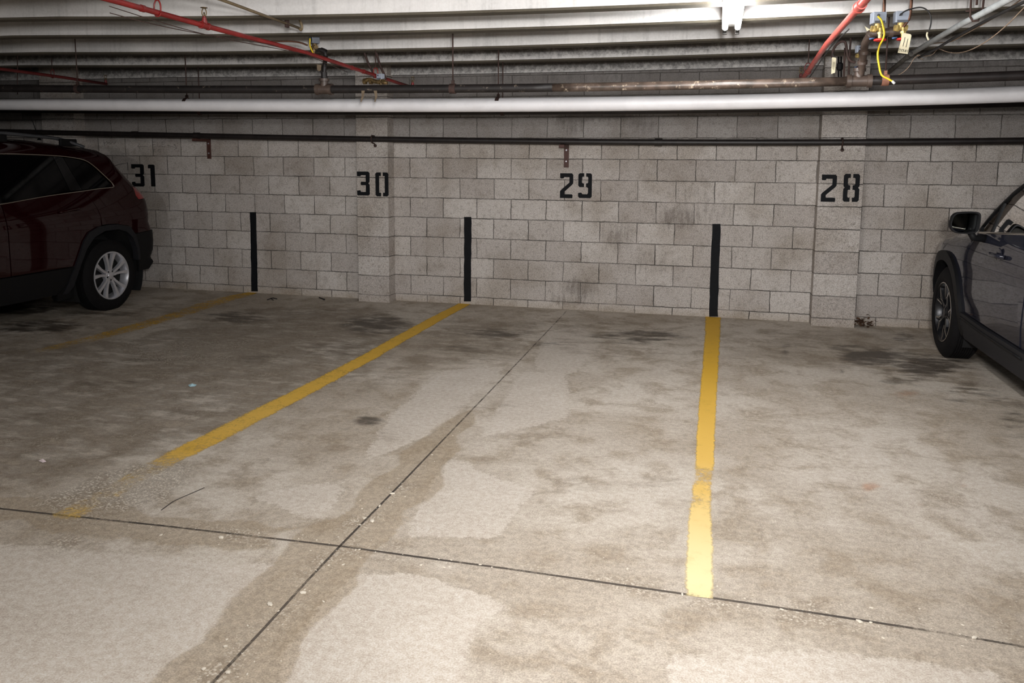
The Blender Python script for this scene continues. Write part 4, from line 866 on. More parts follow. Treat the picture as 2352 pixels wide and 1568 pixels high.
class Car:
    """side panels are planar outlines in (y, z) laid on the curved body side; sg = +1 when the near side faces +x"""
    def __init__(s, root, x0, sg, width, sil, tum, rr):
        s.root, s.x0, s.sg, s.w, s.sil, s.tum, s.rr = root, x0, sg, width, sil, tum, rr
        s.S = np.array(sil); s.nose = None
    def dist(s, y, z):
        P = s.S; Q = np.roll(P, -1, 0); e = Q - P
        t = np.clip(((y - P[:, 0]) * e[:, 0] + (z - P[:, 1]) * e[:, 1]) / (e ** 2).sum(1), 0, 1)
        return float(np.hypot(y - P[:, 0] - t * e[:, 0], z - P[:, 1] - t * e[:, 1]).min())
    def ins(s, y, z):
        d = min(s.dist(y, z), s.rr) if z > .42 else s.rr
        return interp(s.tum, z) + (interp(s.nose, y) if s.nose else 0) + s.rr - math.sqrt(max(0, s.rr ** 2 - (s.rr - d) ** 2))
    def P(s, y, z, off=0.0, far=False):
        i = s.ins(y, z) - off
        x = s.x0 - s.sg * i if not far else s.x0 - s.sg * (s.w - i)
        return Vector((x, y, z))
    def panel(s, name, poly, mat, off=0.0, step=.05, depth=.02, parent=None, far=True, label=None, smooth=True):
        poly = [tuple(p) for p in poly]; dense = []
        for i, a in enumerate(poly):
            c = poly[(i + 1) % len(poly)]; n = max(1, int(math.hypot(c[0] - a[0], c[1] - a[1]) / step))
            dense += [(a[0] + (c[0] - a[0]) * k / n, a[1] + (c[1] - a[1]) * k / n) for k in range(n)]
        ys = [p[0] for p in dense]; zs = [p[1] for p in dense]; pts = list(dense)
        Y, Z = np.meshgrid(np.arange(min(ys) + step / 2, max(ys), step), np.arange(min(zs) + step / 2, max(zs), step))
        if Y.size:
            d = sdf(Y, Z, poly); pts += [(float(a), float(b_)) for a, b_, q in zip(Y.ravel(), Z.ravel(), d.ravel()) if q > step * .45]
        n = len(dense)
        V, E_, Fc, *_ = delaunay_2d_cdt([Vector(p) for p in pts], [(i, (i + 1) % n) for i in range(n)], [], 1, 1e-5)
        for side in ((False, True) if far else (False,)):
            bm = bmesh.new(); vs = [bm.verts.new(s.P(v.x, v.y, off, side)) for v in V]
            fs = []
            for f in Fc:
                try: fs.append(bm.faces.new([vs[i] for i in f]))
                except ValueError: pass
            bmesh.ops.recalc_face_normals(bm, faces=bm.faces)
            if depth:
                be = [e for e in bm.edges if e.is_boundary]; r = bmesh.ops.extrude_edge_only(bm, edges=be)
                dx = Vector((-s.sg * depth * (1 if not side else -1), 0, 0))
                for v in [g_ for g_ in r['geom'] if isinstance(g_, bmesh.types.BMVert)]: v.co += dx
            o = link(name, bm, mat, parent or s.root, autosmooth=35)
            if label: o['label'] = label
            if not side: first = o
        return first
    def shell(s, name, pts, mat, crown, parent=None, n=9):
        """skin across the car from near outline to far outline over a run of outline points"""
        bm = bmesh.new(); rows = []
        for i, (y, z) in enumerate(pts):
            a, c = pts[max(i - 1, 0)], pts[min(i + 1, len(pts) - 1)]; t = Vector((c[0] - a[0], c[1] - a[1])).normalized(); nv = Vector((t.y, -t.x))
            p, q = s.P(y, z), s.P(y, z, 0, True); row = []
            for k in range(n):
                f = k / (n - 1); w = crown * (1 - (2 * f - 1) ** 2); v = p.lerp(q, f); row.append(bm.verts.new((v.x, v.y + nv.x * w, v.z + nv.y * w)))
            rows.append(row)
        for a, c in zip(rows, rows[1:]):
            for k in range(n - 1): bm.faces.new((a[k], a[k + 1], c[k + 1], c[k]))
        return link(name, bm, mat, parent or s.root, autosmooth=50)
    def line(s, name, pts, r, mat, off=.004, parent=None, n=5, far=True):
        for side in ((False, True) if far else (False,)):
            bm = bmesh.new(); tube(bm, [s.P(p.x, p.y, off, side) for p in curve_pts([Vector((a, b_, 0)) for a, b_ in pts], n)], r, 7); o = link(name, bm, mat, parent or s.root)
        return o

def wheel(root, x0, sg, cy, cz, R, rim, width, kind, far=False):
    """x0: outer face of the tyre"""
    ax = Vector((sg, 0, 0)); ctr = Vector((x0, cy, cz)); bm = bmesh.new(); w = width
    prof = [(-.012, rim), (-.004, rim + .012), (0, rim + (R - rim) * .35), (-.004, rim + (R - rim) * .62), (-.016, R - .022), (-.030, R - .006)]
    tread = []
    for k in range(9):
        a = -.034 - (w - .068) * k / 9; b_ = -.034 - (w - .068) * (k + 1) / 9; tread += [(a, R), (b_ + .007, R), (b_ + .006, R - .008), (b_ + .001, R - .008)] if k < 8 else [(a, R), (b_, R)]
    prof += tread + [(-w + .03, R - .006), (-w + .014, R - .022), (-w, rim + (R - rim) * .4), (-w + .012, rim)]
    lathe(bm, prof, ctr, ax, 64); ty = link('tyre', bm, 'rubber', root, autosmooth=30)
    bm = bmesh.new(); lathe(bm, [(-.012, rim), (-.006, rim - .002), (-.006, rim - .012), (-.020, rim - .020), (-.06, rim - .028), (-w + .05, rim - .03), (-w + .02, rim)], ctr, ax, 56); rm = link('rim', bm, 'alloy' if kind == 'silver' else 'alloy_dark', root, autosmooth=40)
    u = lambda a: Vector((0, math.cos(a), math.sin(a))); bm = bmesh.new(); bm2 = bmesh.new(); R1 = rim - .012
    def spoke(b__, prof_, z0, z1):
        """prof_: (radius, centre angle, half width, height) rows"""
        rows = []
        for r, a, hw, h in prof_:
            c = ctr + u(a) * r; tn = Vector((0, -math.sin(a), math.cos(a)))
            rows.append([b__.verts.new(c - tn * hw + ax * (h - .03)), b__.verts.new(c - tn * hw * .75 + ax * h), b__.verts.new(c + tn * hw * .75 + ax * h), b__.verts.new(c + tn * hw + ax * (h - .03))])
        for p, q in zip(rows, rows[1:]):
            for k in range(3): b__.faces.new((p[k], p[k + 1], q[k + 1], q[k]))
    for k in range(5):
        a0 = 2 * PI * k / 5 + (PI / 2 if kind == 'silver' else PI / 2 + .3)
        if kind == 'silver':
            for sd in (-1, 1):
                spoke(bm, [(.045, a0 + sd * .26, .018, -.028), (.09, a0 + sd * .20, .015, -.024), (.14, a0 + sd * .22, .016, -.020), (.185, a0 + sd * .25, .020, -.016), (R1 + .004, a0 + sd * .27, .027, -.012)], 0, 0)
        else:
            spoke(bm, [(.045, a0, .026, -.030), (.10, a0, .020, -.026), (.13, a0, .022, -.024)], 0, 0)
            for sd in (-1, 1):
                spoke(bm, [(.12, a0 + sd * .07, .012, -.024), (.16, a0 + sd * .17, .012, -.020), (R1 + .004, a0 + sd * .27, .014, -.014)], 0, 0)
                rows = []
                for r, a, hw in ((.10, a0 + sd * .16, .0035), (.13, a0 + sd * .14, .0045), (.165, a0 + sd * .22, .006), (R1, a0 + sd * .30, .007)):
                    c = ctr + u(a) * r + ax * (-.0125 if r > .12 else -.02); tn = Vector((0, -math.sin(a), math.cos(a))); rows.append([bm2.verts.new(c - tn * hw), bm2.verts.new(c + tn * hw)])
                for p, q in zip(rows, rows[1:]): bm2.faces.new((p[0], p[1], q[1], q[0]))
    lathe(bm, [(-.07, .062), (-.034, .062), (-.026, .052), (-.024, .034), (-.018, .030), (-.016, .0002)], ctr, ax, 30)
    link('spokes', bm, 'alloy' if kind == 'silver' else 'alloy_dark', rm, autosmooth=30)
    if kind != 'silver':
        lathe(bm2, [(-.006, rim - .002), (-.004, rim - .008)], ctr, ax, 56); o = link('machined_edge', bm2, 'alloy_edge', rm)
    else: bm2.free()
    bm = bmesh.new()
    for k in range(5):
        c = ctr + u(2 * PI * k / 5 + (PI / 2 + PI / 5 if kind == 'silver' else .9)) * .045; lathe(bm, [(-.03, .008), (-.022, .008), (-.022, .0002)], c, ax, 8)
    link('lug_nuts', bm, 'black_trim', rm)
    bm = bmesh.new(); lathe(bm, [(-.075, .0002), (-.075, rim - .045), (-.085, rim - .045), (-.085, .0002)], ctr, ax, 40); link('brake_disc', bm, 'undercar', rm)

def housing(root, x0, sg, cy, cz, r, depth=.30, a0=-28):
    bm = bmesh.new(); A_ = [math.radians(a) for a in range(a0, 209, 9)]
    a = [bm.verts.new((x0, cy + r * math.cos(t), cz + r * math.sin(t))) for t in A_]; c = [bm.verts.new((x0 - sg * depth, cy + r * math.cos(t), cz + r * math.sin(t))) for t in A_]
    for i in range(len(A_) - 1): bm.faces.new((a[i], a[i + 1], c[i + 1], c[i]))
    bm.faces.new(c); return link('wheel_housing', bm, 'undercar', root)
def arc(cy, cz, r, a0, a1, n=12): return [(cy + r * math.cos(math.radians(a0 + (a1 - a0) * k / n)), cz + r * math.sin(math.radians(a0 + (a1 - a0) * k / n))) for k in range(n + 1)]

def underbody(root, x0, x1, y0, y1, wells, z0=.20, z1=.62):
    """floor pan and wheel housings, notched round each wheel"""
    bm = bmesh.new(); xa, xb = sorted((x0, x1)); cuts = sorted(wells); y = y0
    box(bm, (xa + .30, y0 + .05, z0 + .02), (xb - .30, y1 - .05, z1))
    ys = [y0 + .08] + [v for c in cuts for v in (c - .43, c + .43)] + [y1 - .08]
    for i in range(0, len(ys), 2):
        if ys[i + 1] > ys[i]: box(bm, (xa + (.24 if ys[i] > -.8 else .06), ys[i], z0 + .05), (xb - (.24 if ys[i] > -.8 else .06), ys[i + 1], z1))
    for c in cuts: box(bm, (xa + .06, c - .43, .80), (xb - .06, c + .43, .83))
    return link('underbody', bm, 'undercar', root)

# ---- dark red sport utility car, tail to the wall
XS = -2.6
lc = thing('car', Vector((XS - .85, -2.9, 0)), 'dark red sport utility car with silver wheels, parked tail to the wall at the left', 'car')
def rear(l): return [(y + .078, z) for y, z in l]
sil = [(-.93, .33)] + rear([(-.81, .335), (-.75, .40), (-.69, .51), (-.675, .62), (-.68, .74), (-.73, .83), (-.715, .95), (-.705, 1.03), (-.72, 1.10), (-.75, 1.15), (-.83, 1.22), (-.91, 1.31), (-.98, 1.39), (-1.03, 1.47), (-1.07, 1.515), (-1.14, 1.55), (-1.32, 1.57)]) + \
      [(-1.75, 1.615), (-2.26, 1.635), (-2.8, 1.63), (-3.2, 1.58), (-3.55, 1.42), (-3.95, 1.14), (-4.2, 1.08), (-4.8, 1.01), (-5.08, .90), (-5.2, .7), (-5.2, .45), (-5.1, .27), (-4.4, .25), (-3.5, .25), (-1.9, .25)]
A = Car(lc, XS, 1, 1.70, sil, [(.2, .05), (.3, .03), (.5, .0), (.85, 0), (.95, .012), (1.05, .04), (1.17, .076), (1.35, .13), (1.5, .175), (1.65, .215)], .12)
belt = [(-1.50, 1.17), (-1.92, 1.14), (-2.19, 1.115), (-2.43, 1.092)]
beltf = [(-2.44, 1.09), (-2.9, 1.06), (-3.5, 1.03)]
seam = [(-1.50, 1.17), (-1.455, 1.10), (-1.405, 1.01), (-1.382, .92), (-1.385, .835)]
top = [(-1.62, 1.472), (-1.5, 1.466), (-1.38, 1.44), (-1.29, 1.39), (-1.21, 1.315), (-1.14, 1.245), (-1.115, 1.215)]
arch_o = [(-1.75, .49), (-1.70, .58), (-1.63, .71), (-1.56, .785), (-1.44, .828), (-1.30, .835), (-1.19, .832), (-1.02, .80), (-.94, .71), (-.90, .57)]
A.panel('rear_door', [(-2.43, .49)] + arch_o[:5] + [(-1.39, .832)] + seam[::-1][1:-1] + belt, 'red_body')
A.panel('front_door', [(-3.45, .49), (-2.44, .49)] + beltf + [(-3.52, .9)], 'red_body')
A.panel('quarter_panel', [(-1.376, .84), (-1.30, .842), (-1.19, .838), (-1.02, .806), (-.945, .72)] + rear([(-.68, .74), (-.73, .83), (-.715, .95), (-.705, 1.03), (-.72, 1.062), (-.88, 1.053), (-.909, 1.10), (-.899, 1.19), (-.75, 1.155), (-.83, 1.22), (-.91, 1.31), (-.98, 1.39), (-1.03, 1.47), (-1.07, 1.515), (-1.14, 1.55), (-1.32, 1.57)]) +
        [(-1.75, 1.615), (-2.26, 1.635), (-2.8, 1.63), (-3.2, 1.58), (-3.55, 1.42), (-3.95, 1.14), (-3.82, 1.10), (-3.5, 1.33), (-3.2, 1.48), (-2.8, 1.507), (-2.29, 1.507), (-1.92, 1.503), (-1.66, 1.49)] + [(y + .012, z + .010) for y, z in top[1:]] + [(-1.125, 1.193), (-1.494, 1.168), (-1.45, 1.10), (-1.40, 1.01), (-1.376, .92)], 'red_body', step=.04)
A.panel('front_fender', [(-3.95, 1.13), (-4.2, 1.08), (-4.8, 1.01), (-5.08, .90), (-5.2, .7), (-5.18, .62), (-4.5, .62)] + arc(-3.98, .34, .48, 35, 150)[::1] + [(-3.47, .49), (-3.53, .9), (-3.51, 1.03), (-3.82, 1.09)], 'red_body')
A.panel('window', [(-2.41, 1.497), (-1.92, 1.495), (-1.74, 1.486), (-1.66, 1.176), (-1.92, 1.147), (-2.19, 1.12), (-2.42, 1.099)], 'dark_glass', -.008, depth=0, label='black privacy glass of the rear door')
A.panel('window_pillar', [(-1.735, 1.486), (-1.625, 1.476), (-1.515, 1.178), (-1.655, 1.172)], 'gloss_black', -.004, depth=.01)
A.panel('window', [(-1.615, 1.474)] + top[1:] + [(-1.13, 1.20), (-1.505, 1.176)], 'dark_glass', -.008, depth=0, label='small black rear quarter window')
A.panel('window', [(-2.50, 1.50), (-3.1, 1.49), (-3.45, 1.33), (-3.78, 1.09), (-3.5, 1.04), (-2.9, 1.07), (-2.50, 1.095)], 'dark_glass', -.008, depth=0)
A.panel('window_pillar', [(-2.50, 1.50), (-2.40, 1.497), (-2.42, 1.097), (-2.50, 1.095)], 'gloss_black', -.003, depth=.01)
A.line('chrome_trim', [(-3.1, 1.50), (-2.29, 1.504), (-1.92, 1.50), (-1.66, 1.49), (-1.5, 1.475), (-1.37, 1.45), (-1.28, 1.395), (-1.20, 1.32), (-1.13, 1.25), (-1.105, 1.215), (-1.12, 1.19), (-1.30, 1.182), (-1.49, 1.168), (-1.92, 1.14), (-2.19, 1.115), (-2.45, 1.09), (-2.9, 1.06), (-3.5, 1.03)], .006, 'chrome', .003)
A.panel('sill_cladding', [(-3.50, .48), (-1.757, .48), (-1.775, .43), (-1.82, .33), (-1.90, .25), (-2.4, .25), (-3.5, .25)], 'black_trim', .006)
A.panel('wheel_arch_trim', arch_o + [(-.885, .45), (-.92, .45), (-.935, .57), (-.985, .685), (-1.07, .75), (-1.18, .782), (-1.36, .782), (-1.5, .732), (-1.6, .64), (-1.685, .50), (-1.72, .40), (-1.76, .30), (-1.82, .245), (-1.88, .245), (-1.82, .34), (-1.775, .44)], 'grey_trim', .018, step=.04, depth=.06)
A.panel('wheel_arch_trim', arc(-3.98, .34, .49, 0, 180, 20) + [(-4.42, .34)] + arc(-3.98, .34, .44, 180, 0, 20) + [(-3.54, .34)], 'grey_trim', .018, depth=.05)
A.panel('mud_flap', [(-1.80, .36), (-1.765, .20), (-1.92, .19), (-1.93, .25)], 'black_trim', .012)
A.panel('rear_bumper', [(-.945, .715)] + rear([(-.68, .735), (-.675, .62), (-.69, .51), (-.75, .40), (-.81, .335)]) + [(-.88, .33), (-.89, .45), (-.905, .57)], 'black_trim', .006, step=.035)
A.panel('tail_lamp', [(-.645, 1.067), (-.798, 1.058), (-.827, 1.10), (-.817, 1.185), (-.67, 1.15), (-.645, 1.10)], 'tail_red', -.002, step=.03)
A.panel('front_bumper', [(-4.45, .60), (-5.18, .60), (-5.2, .45), (-5.1, .27), (-4.55, .26)], 'black_trim', .004)
for side in (False, True):
    bm = bmesh.new(); tube(bm, curve_pts([A.P(-1.64, 1.005, .008, side), A.P(-1.67, 1.012, .032, side), A.P(-1.76, 1.005, .034, side), A.P(-1.84, .995, .030, side), A.P(-1.87, .99, .006, side)], 5), .012, 8); link('door_handle', bm, 'red_body', lc)
    bm = bmesh.new(); tube(bm, curve_pts([A.P(-1.30, 1.555, .02, side) + Vector((0, 0, .02)), A.P(-1.42, 1.59, .0, side) + Vector((0, 0, .035)), A.P(-1.56, 1.60, -.02, side) + Vector((0, 0, .055)), A.P(-1.75, 1.61, -.02, side) + Vector((0, 0, .055)), A.P(-2.3, 1.63, -.02, side) + Vector((0, 0, .055)), A.P(-2.9, 1.61, -.02, side) + Vector((0, 0, .06)), A.P(-3.15, 1.585, -.02, side) + Vector((0, 0, .02))], 6), .016, 10)
    rl = link('roof_rail', bm, 'rail', lc)
    bm = bmesh.new()
    for y in (-1.42, -2.2, -3.05): q = A.P(y, 1.60 if y > -2 else 1.62, -.02, side); box(bm, (q.x - .014, y - .11, q.z - .02), (q.x + .014, y + .09, q.z + .05))
    link('rail_foot', bm, 'black_trim', rl, bevel=.008)
A.shell('roof', [p for p in sil if p[1] > 1.53 and p[0] < -1.0][::-1], 'red_body', -.03)
A.shell('tailgate', [p for p in sil[7:17]], 'red_body', -.05)
A.shell('rear_bumper_skin', sil[1:8], 'black_trim', -.05)
A.shell('windscreen', [(-3.2, 1.58), (-3.55, 1.42), (-3.95, 1.14)], 'dark_glass', .04)
A.shell('hood', [(-3.95, 1.14), (-4.2, 1.08), (-4.8, 1.01), (-5.08, .90)], 'red_body', .03)
A.shell('front_fascia', [(-5.08, .90), (-5.2, .7), (-5.2, .45), (-5.1, .27)], 'black_trim', .05)
underbody(lc, XS - .02, XS - 1.68, -5.05, -.72, (-3.98, -1.275))
for cy in (-1.275, -3.98):
    housing(lc, XS - .02, 1, cy, .34, .455); housing(lc, XS - 1.68, -1, cy, .34, .455)
    wheel(lc, XS + .0, 1, cy, .338, .348, .236, .22, 'silver'); wheel(lc, XS - 1.70, -1, cy, .338, .348, .236, .22, 'silver')
q = at(90, 318, X=-3.25); t_ = at(92, 279, X=-3.25)
bm = bmesh.new(); tube(bm, [(q.x, q.y, 1.645), (t_.x, q.y - .08, 1.645 + .21)], [.005, .003], 7); lathe(bm, [(0, .022), (.014, .012), (.02, .006)], (q.x, q.y, 1.64), (0, 0, 1), 12); link('antenna', bm, 'black_trim', lc)

# ---- slate blue crossover, nose to the wall
XR0 = 4.8
rc_ = thing('car', Vector((XR0 + .8, -2.5, 0)), 'slate blue crossover car with black-and-silver wheels, parked nose to the wall at the right', 'car')
silr = [(-.30, .28), (-.22, .40), (-.20, .60), (-.28, .74), (-.50, .84), (-.80, .905), (-1.10, .955), (-1.40, .995), (-1.64, 1.04), (-1.73, 1.14), (-1.82, 1.22), (-1.92, 1.285), (-2.02, 1.352), (-2.12, 1.40), (-2.21, 1.445), (-2.45, 1.53), (-2.8, 1.575), (-3.4, 1.56), (-4.1, 1.47), (-4.45, 1.2), (-4.62, 1.0), (-4.70, .8), (-4.70, .5), (-4.6, .28), (-3.3, .25), (-1.6, .24)]
B = Car(rc_, XR0, -1, 1.62, silr, [(.2, .06), (.34, .03), (.42, .012), (.55, .0), (.80, 0), (.92, .018), (1.02, .04), (1.1, .065), (1.3, .125), (1.42, .165), (1.6, .22)], .07)
B.nose = [(-.95, 0), (-.72, .035), (-.55, .11), (-.38, .22), (-.2, .36)]
arr = arc(-1.12, .35, .435, -8, 172, 18)     # from the nose side over the top to the cabin side
B.panel('front_fender', [(-.52, .84), (-.80, .905), (-1.10, .955), (-1.40, .995), (-1.62, 1.035), (-1.70, 1.0), (-1.60, .86), (-1.565, .60), (-1.56, .44)] + arr[::-1][1:-3] + [(-.55, .70)], 'blue_body', step=.04)
B.panel('front_door', [(-1.575, .44), (-1.575, .60), (-1.61, .86), (-1.71, 1.0), (-1.83, 1.018), (-2.2, 1.045), (-2.59, 1.072), (-2.74, 1.08), (-2.76, .8), (-2.72, .43)], 'blue_body', .001, step=.05)
B.panel('rear_door', [(-2.75, .43), (-2.775, .8), (-2.755, 1.08), (-3.3, 1.10), (-3.62, 1.10), (-3.45, .9), (-3.35, .7), (-3.28, .44)], 'blue_body', .001)
B.panel('quarter_panel', [(-3.29, .44), (-3.36, .7), (-3.46, .9), (-3.63, 1.10), (-4.0, 1.13), (-4.1, 1.47), (-4.45, 1.2), (-4.62, 1.0), (-4.70, .8), (-4.70, .62), (-4.25, .5)] + arc(-3.78, .35, .43, 20, 165), 'blue_body')
B.panel('roof_pillar', [(-1.64, 1.04), (-1.73, 1.14), (-1.82, 1.22), (-1.92, 1.285), (-2.02, 1.352), (-2.12, 1.40), (-2.21, 1.445), (-2.45, 1.53), (-2.8, 1.575), (-3.4, 1.56), (-4.1, 1.47), (-4.0, 1.14), (-3.95, 1.36), (-3.4, 1.49), (-2.8, 1.51), (-2.45, 1.47), (-2.22, 1.395), (-2.12, 1.35), (-2.02, 1.30), (-1.92, 1.235), (-1.82, 1.165), (-1.73, 1.085), (-1.68, 1.03)], 'blue_body', .002, step=.03)
B.panel('window_frame', [(-1.69, 1.035), (-1.73, 1.083), (-1.82, 1.163), (-1.92, 1.233), (-2.02, 1.298), (-2.12, 1.348), (-2.22, 1.393), (-2.45, 1.468), (-2.75, 1.505), (-2.75, 1.48), (-2.45, 1.445), (-2.22, 1.37), (-2.12, 1.325), (-2.02, 1.272), (-1.92, 1.205), (-1.82, 1.13), (-1.74, 1.055), (-1.75, 1.02)], 'black_trim', .004, step=.03, depth=.03)
B.panel('window_divider', [(-1.935, 1.21), (-1.965, 1.23), (-1.965, 1.03), (-1.935, 1.03)], 'black_trim', .002, step=.03, depth=.03)
B.panel('window', [(-1.755, 1.03), (-1.765, 1.07), (-1.82, 1.128), (-1.935, 1.21), (-1.935, 1.035)], 'clear_glass', -.006, depth=0, label='small triangular front quarter glass')
B.panel('window', [(-1.965, 1.04), (-1.965, 1.232), (-2.02, 1.272), (-2.12, 1.325), (-2.22, 1.37), (-2.45, 1.445), (-2.71, 1.478), (-2.71, 1.082), (-2.59, 1.076), (-2.2, 1.05)], 'clear_glass', -.006, depth=0, label='tinted front door glass')
B.panel('window_pillar', [(-2.71, 1.50), (-2.80, 1.505), (-2.80, 1.085), (-2.71, 1.082)], 'gloss_black', 0, depth=.01)
B.panel('window', [(-2.80, 1.505), (-3.4, 1.485), (-3.9, 1.36), (-3.62, 1.11), (-3.3, 1.10), (-2.80, 1.085)], 'dark_glass', -.006, depth=0)
B.line('belt_trim', [(-1.74, 1.015), (-1.83, 1.022), (-2.2, 1.049), (-2.59, 1.076), (-3.3, 1.103)], .008, 'chrome', .003)
B.panel('wheel_arch_trim', arc(-1.12, .35, .475, 13, 178, 22) + [(-1.62, .30), (-1.55, .25), (-1.50, .30)] + arc(-1.12, .35, .40, 178, 13, 22), 'black_trim', .022, step=.04, depth=.07)
B.panel('wheel_arch_trim', arc(-3.78, .35, .475, 2, 178, 20) + arc(-3.78, .35, .41, 178, 2, 20), 'black_trim', .02, step=.05, depth=.07)
B.panel('sill_cladding', [(-1.57, .435), (-2.1, .42), (-2.75, .42), (-3.30, .42), (-3.30, .25), (-2.1, .245), (-1.60, .245), (-1.56, .33)], 'grey_trim', .020, step=.05, depth=.08)
B.line('sill_ridge', [(-1.60, .40), (-2.1, .385), (-2.8, .38)], .008, 'black_trim', .022)
B.panel('front_bumper', [(-.53, .835), (-.56, .69), (-.64, .50), (-.68, .36), (-.66, .28), (-.30, .28), (-.22, .40), (-.20, .60), (-.28, .74)], 'blue_body', 0, step=.04)
B.panel('rear_bumper', [(-4.70, .60), (-4.70, .5), (-4.6, .28), (-4.25, .28), (-4.24, .49)], 'black_trim', .006)
for side in (False, True):
    bm = bmesh.new(); d = 1 if not side else -1; n_ = lambda y, z, o_: B.P(y, z, o_, side)
    tube(bm, curve_pts([n_(-2.14, .905, .004), n_(-2.16, .912, .034), n_(-2.24, .914, .040), n_(-2.32, .916, .034), n_(-2.35, .912, .004)], 5), .014, 9)
    lathe(bm, [(.0, .05), (.004, .045), (.006, .0002)], n_(-2.24, .912, .002), (-d, 0, 0), 18); link('door_handle', bm, 'blue_body', rc_)
    # door mirror: shell, glass and foot
    mm = lambda u, v, w: Vector((0, 0, 0))
    cx = at(2219, 512, Y=-1.98).x if not side else B.x0 + B.w + (B.x0 - at(2219, 512, Y=-1.98).x)
    mc = Vector((cx, -1.95, at(2219, 512, Y=-1.98).z)); hw, hh = .092, .072
    outl = [(-.86, .55), (-.62, .86), (-.1, .97), (.6, 1.0), (.92, .88), (1.0, .55), (.96, -.35), (.82, -.8), (.45, -.98), (-.4, -.98), (-.8, -.72), (-.96, -.2)]
    outl = [(p.x, p.y) for p in curve_pts([Vector((a, b_, 0)) for a, b_ in outl + outl[:1]], 4)][:-1]
    bm = bmesh.new(); rings = []
    for yy, sc in ((-.012, .90), (-.012, 1.0), (.0, 1.03), (.03, 1.02), (.07, .90), (.10, .62), (.115, .2)):
        rings.append([bm.verts.new((mc.x + d * a * hw * sc, mc.y + yy, mc.z + b_ * hh * sc)) for a, b_ in outl])
    for r0, r1 in zip(rings, rings[1:]):
        for k in range(len(outl)): bm.faces.new((r0[k], r0[(k + 1) % len(outl)], r1[(k + 1) % len(outl)], r1[k]))
    bm.faces.new(rings[-1])
    mr = link('door_mirror', bm, 'black_trim', rc_, autosmooth=40)
    bm = bmesh.new(); bm.faces.new([bm.verts.new((mc.x + d * a * hw * .92, mc.y + .026 + .33 * a * hw * .92, mc.z + b_ * hh * .92)) for a, b_ in outl]); link('mirror_glass', bm, 'mirror', mr)
    bm = bmesh.new(); f = n_(-1.86, .99, 0); tube(bm, [Vector((mc.x + d * .045, mc.y + .02, mc.z - hh * .85)), Vector((mc.x + d * .065, mc.y + .02, mc.z - hh - .03)), Vector((f.x - d * .03, -1.90, .99)), Vector((f.x + d * .01, -1.87, .985))], [.024, .021, .024, .03], 12)
    link('mirror_foot', bm, 'black_trim', mr)
B.shell('hood', [p for p in silr[3:9]], 'blue_body', .03)
B.shell('front_fascia', silr[0:4], 'black_trim', .04)
B.shell('windscreen', [silr[8]] + silr[9:15], 'clear_glass', .05)
B.shell('roof', silr[14:19], 'blue_body', .03)
B.shell('tailgate', silr[18:24], 'blue_body', .04)
underbody(rc_, XR0 + .02, XR0 + 1.60, -4.55, -.32, (-3.78, -1.12), .22, .60)
bm = bmesh.new(); box(bm, (XR0 + .10, -1.95, .60), (XR0 + 1.52, -1.62, 1.0)); box(bm, (XR0 + .25, -1.98, .95), (XR0 + .75, -1.70, 1.06)); link('dashboard', bm, 'interior', rc_, bevel=.02)
bm = bmesh.new(); wc = Vector((XR0 + .42, -2.18, 1.0)); tl = Matrix.Rotation(math.radians(-24), 3, 'X')
tube(bm, [wc + tl @ Vector((.185 * math.cos(t), 0, .185 * math.sin(t))) for t in np.linspace(0, 2 * PI, 37)], .016, 10, False)
for t in (0, PI, 1.5 * PI): tube(bm, [wc, wc + tl @ Vector((.18 * math.cos(t), 0, .18 * math.sin(t)))], .016, 8)
lathe(bm, [(-.02, .0002), (-.02, .06), (.02, .05), (.10, .03)], wc, tl @ Vector((0, 1, 0)), 18); link('steering_wheel', bm, 'interior', rc_)
for xx in (XR0 + .20, XR0 + .92):
    bm = bmesh.new(); box(bm, (xx, -2.98, .45), (xx + .48, -2.45, .66)); box(bm, (xx + .02, -3.12, .62), (xx + .46, -2.95, 1.22)); box(bm, (xx + .11, -3.12, 1.24), (xx + .37, -3.02, 1.42)); link('seat', bm, 'interior', rc_, bevel=.04)
for cy in (-1.12, -3.78):
    housing(rc_, XR0 + .05, -1, cy, .35, .425, .26, 18); housing(rc_, XR0 + 1.57, 1, cy, .35, .425, .26, 18)
    wheel(rc_, XR0 - .004, -1, cy, .349, .349, .232, .215, 'two-tone'); wheel(rc_, XR0 + 1.624, 1, cy, .349, .349, .232, .215, 'two-tone')

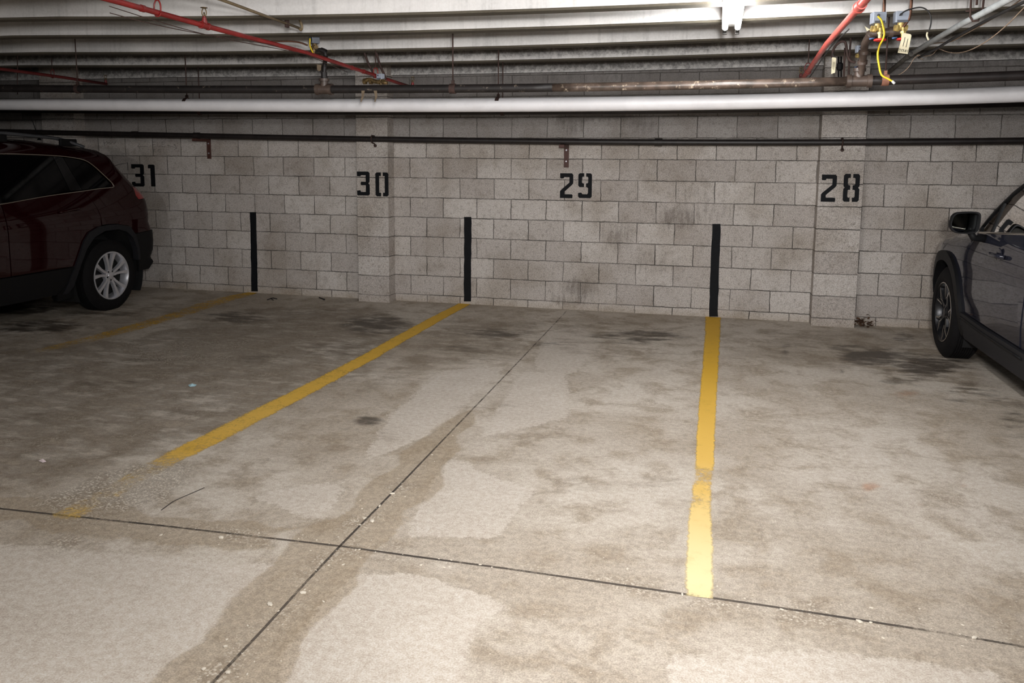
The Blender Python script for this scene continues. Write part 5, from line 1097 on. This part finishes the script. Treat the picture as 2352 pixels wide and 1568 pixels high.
# ------------------------------------------------------------------ light
def area(name, loc, aim, sx, sy, power, col=(1, .95, .88), spread=180):
    l = bpy.data.lights.new(name, 'AREA'); l.shape = 'RECTANGLE'; l.size, l.size_y = sx, sy; l.energy = power; l.color = col; l.spread = math.radians(spread)
    o = bpy.data.objects.new(name, l); C.objects.link(o); o.location = loc; d = Vector(aim) - Vector(loc); o.rotation_euler = d.to_track_quat('-Z', 'Y').to_euler(); return o
def bulb(name, loc, power, size=.1, col=(1, .985, .975)):
    l = bpy.data.lights.new(name, 'POINT'); l.energy = power; l.shadow_soft_size = size; l.color = col
    o = bpy.data.objects.new(name, l); C.objects.link(o); o.location = loc; return o
for x, y, p in ((3.1, -6.2, 105), (3.1, -7.2, 72), (1.0, -9.4, 150), (-1.8, -6.4, 34)): bulb('strip_lamp', (x, y, 2.0), p)  # point lamps out of view; the leftmost is added fill for that side
def spot(name, loc, aim, power, ang, blend, size, col=(1, .985, .975)):
    l = bpy.data.lights.new(name, 'SPOT'); l.energy = power; l.spot_size = math.radians(ang); l.spot_blend = blend; l.shadow_soft_size = size; l.color = col
    o = bpy.data.objects.new(name, l); C.objects.link(o); o.location = loc; o.rotation_euler = (Vector(aim) - Vector(loc)).to_track_quat('-Z', 'Y').to_euler(); return o
spot('camera_flash', (3.25, -8.05, 1.72), (2.05, -.8, 1.15), 720, 80, 1.0, .10)
w = bpy.data.worlds.new('world'); bpy.context.scene.world = w; w.use_nodes = True
w.node_tree.nodes['Background'].inputs[0].default_value = (.9, .93, 1, 1); w.node_tree.nodes['Background'].inputs[1].default_value = .02
vs = bpy.context.scene.view_settings; vs.view_transform = 'Standard'; vs.look = 'None'; vs.exposure = 0.0; vs.gamma = 1.0
cy_ = bpy.context.scene.cycles; cy_.max_bounces = 5; cy_.adaptive_threshold = .04; cy_.diffuse_bounces = 2; cy_.glossy_bounces = 3; cy_.transmission_bounces = 2; cy_.transparent_max_bounces = 8; cy_.caustics_reflective = False; cy_.caustics_refractive = False
bpy.context.view_layer.update()
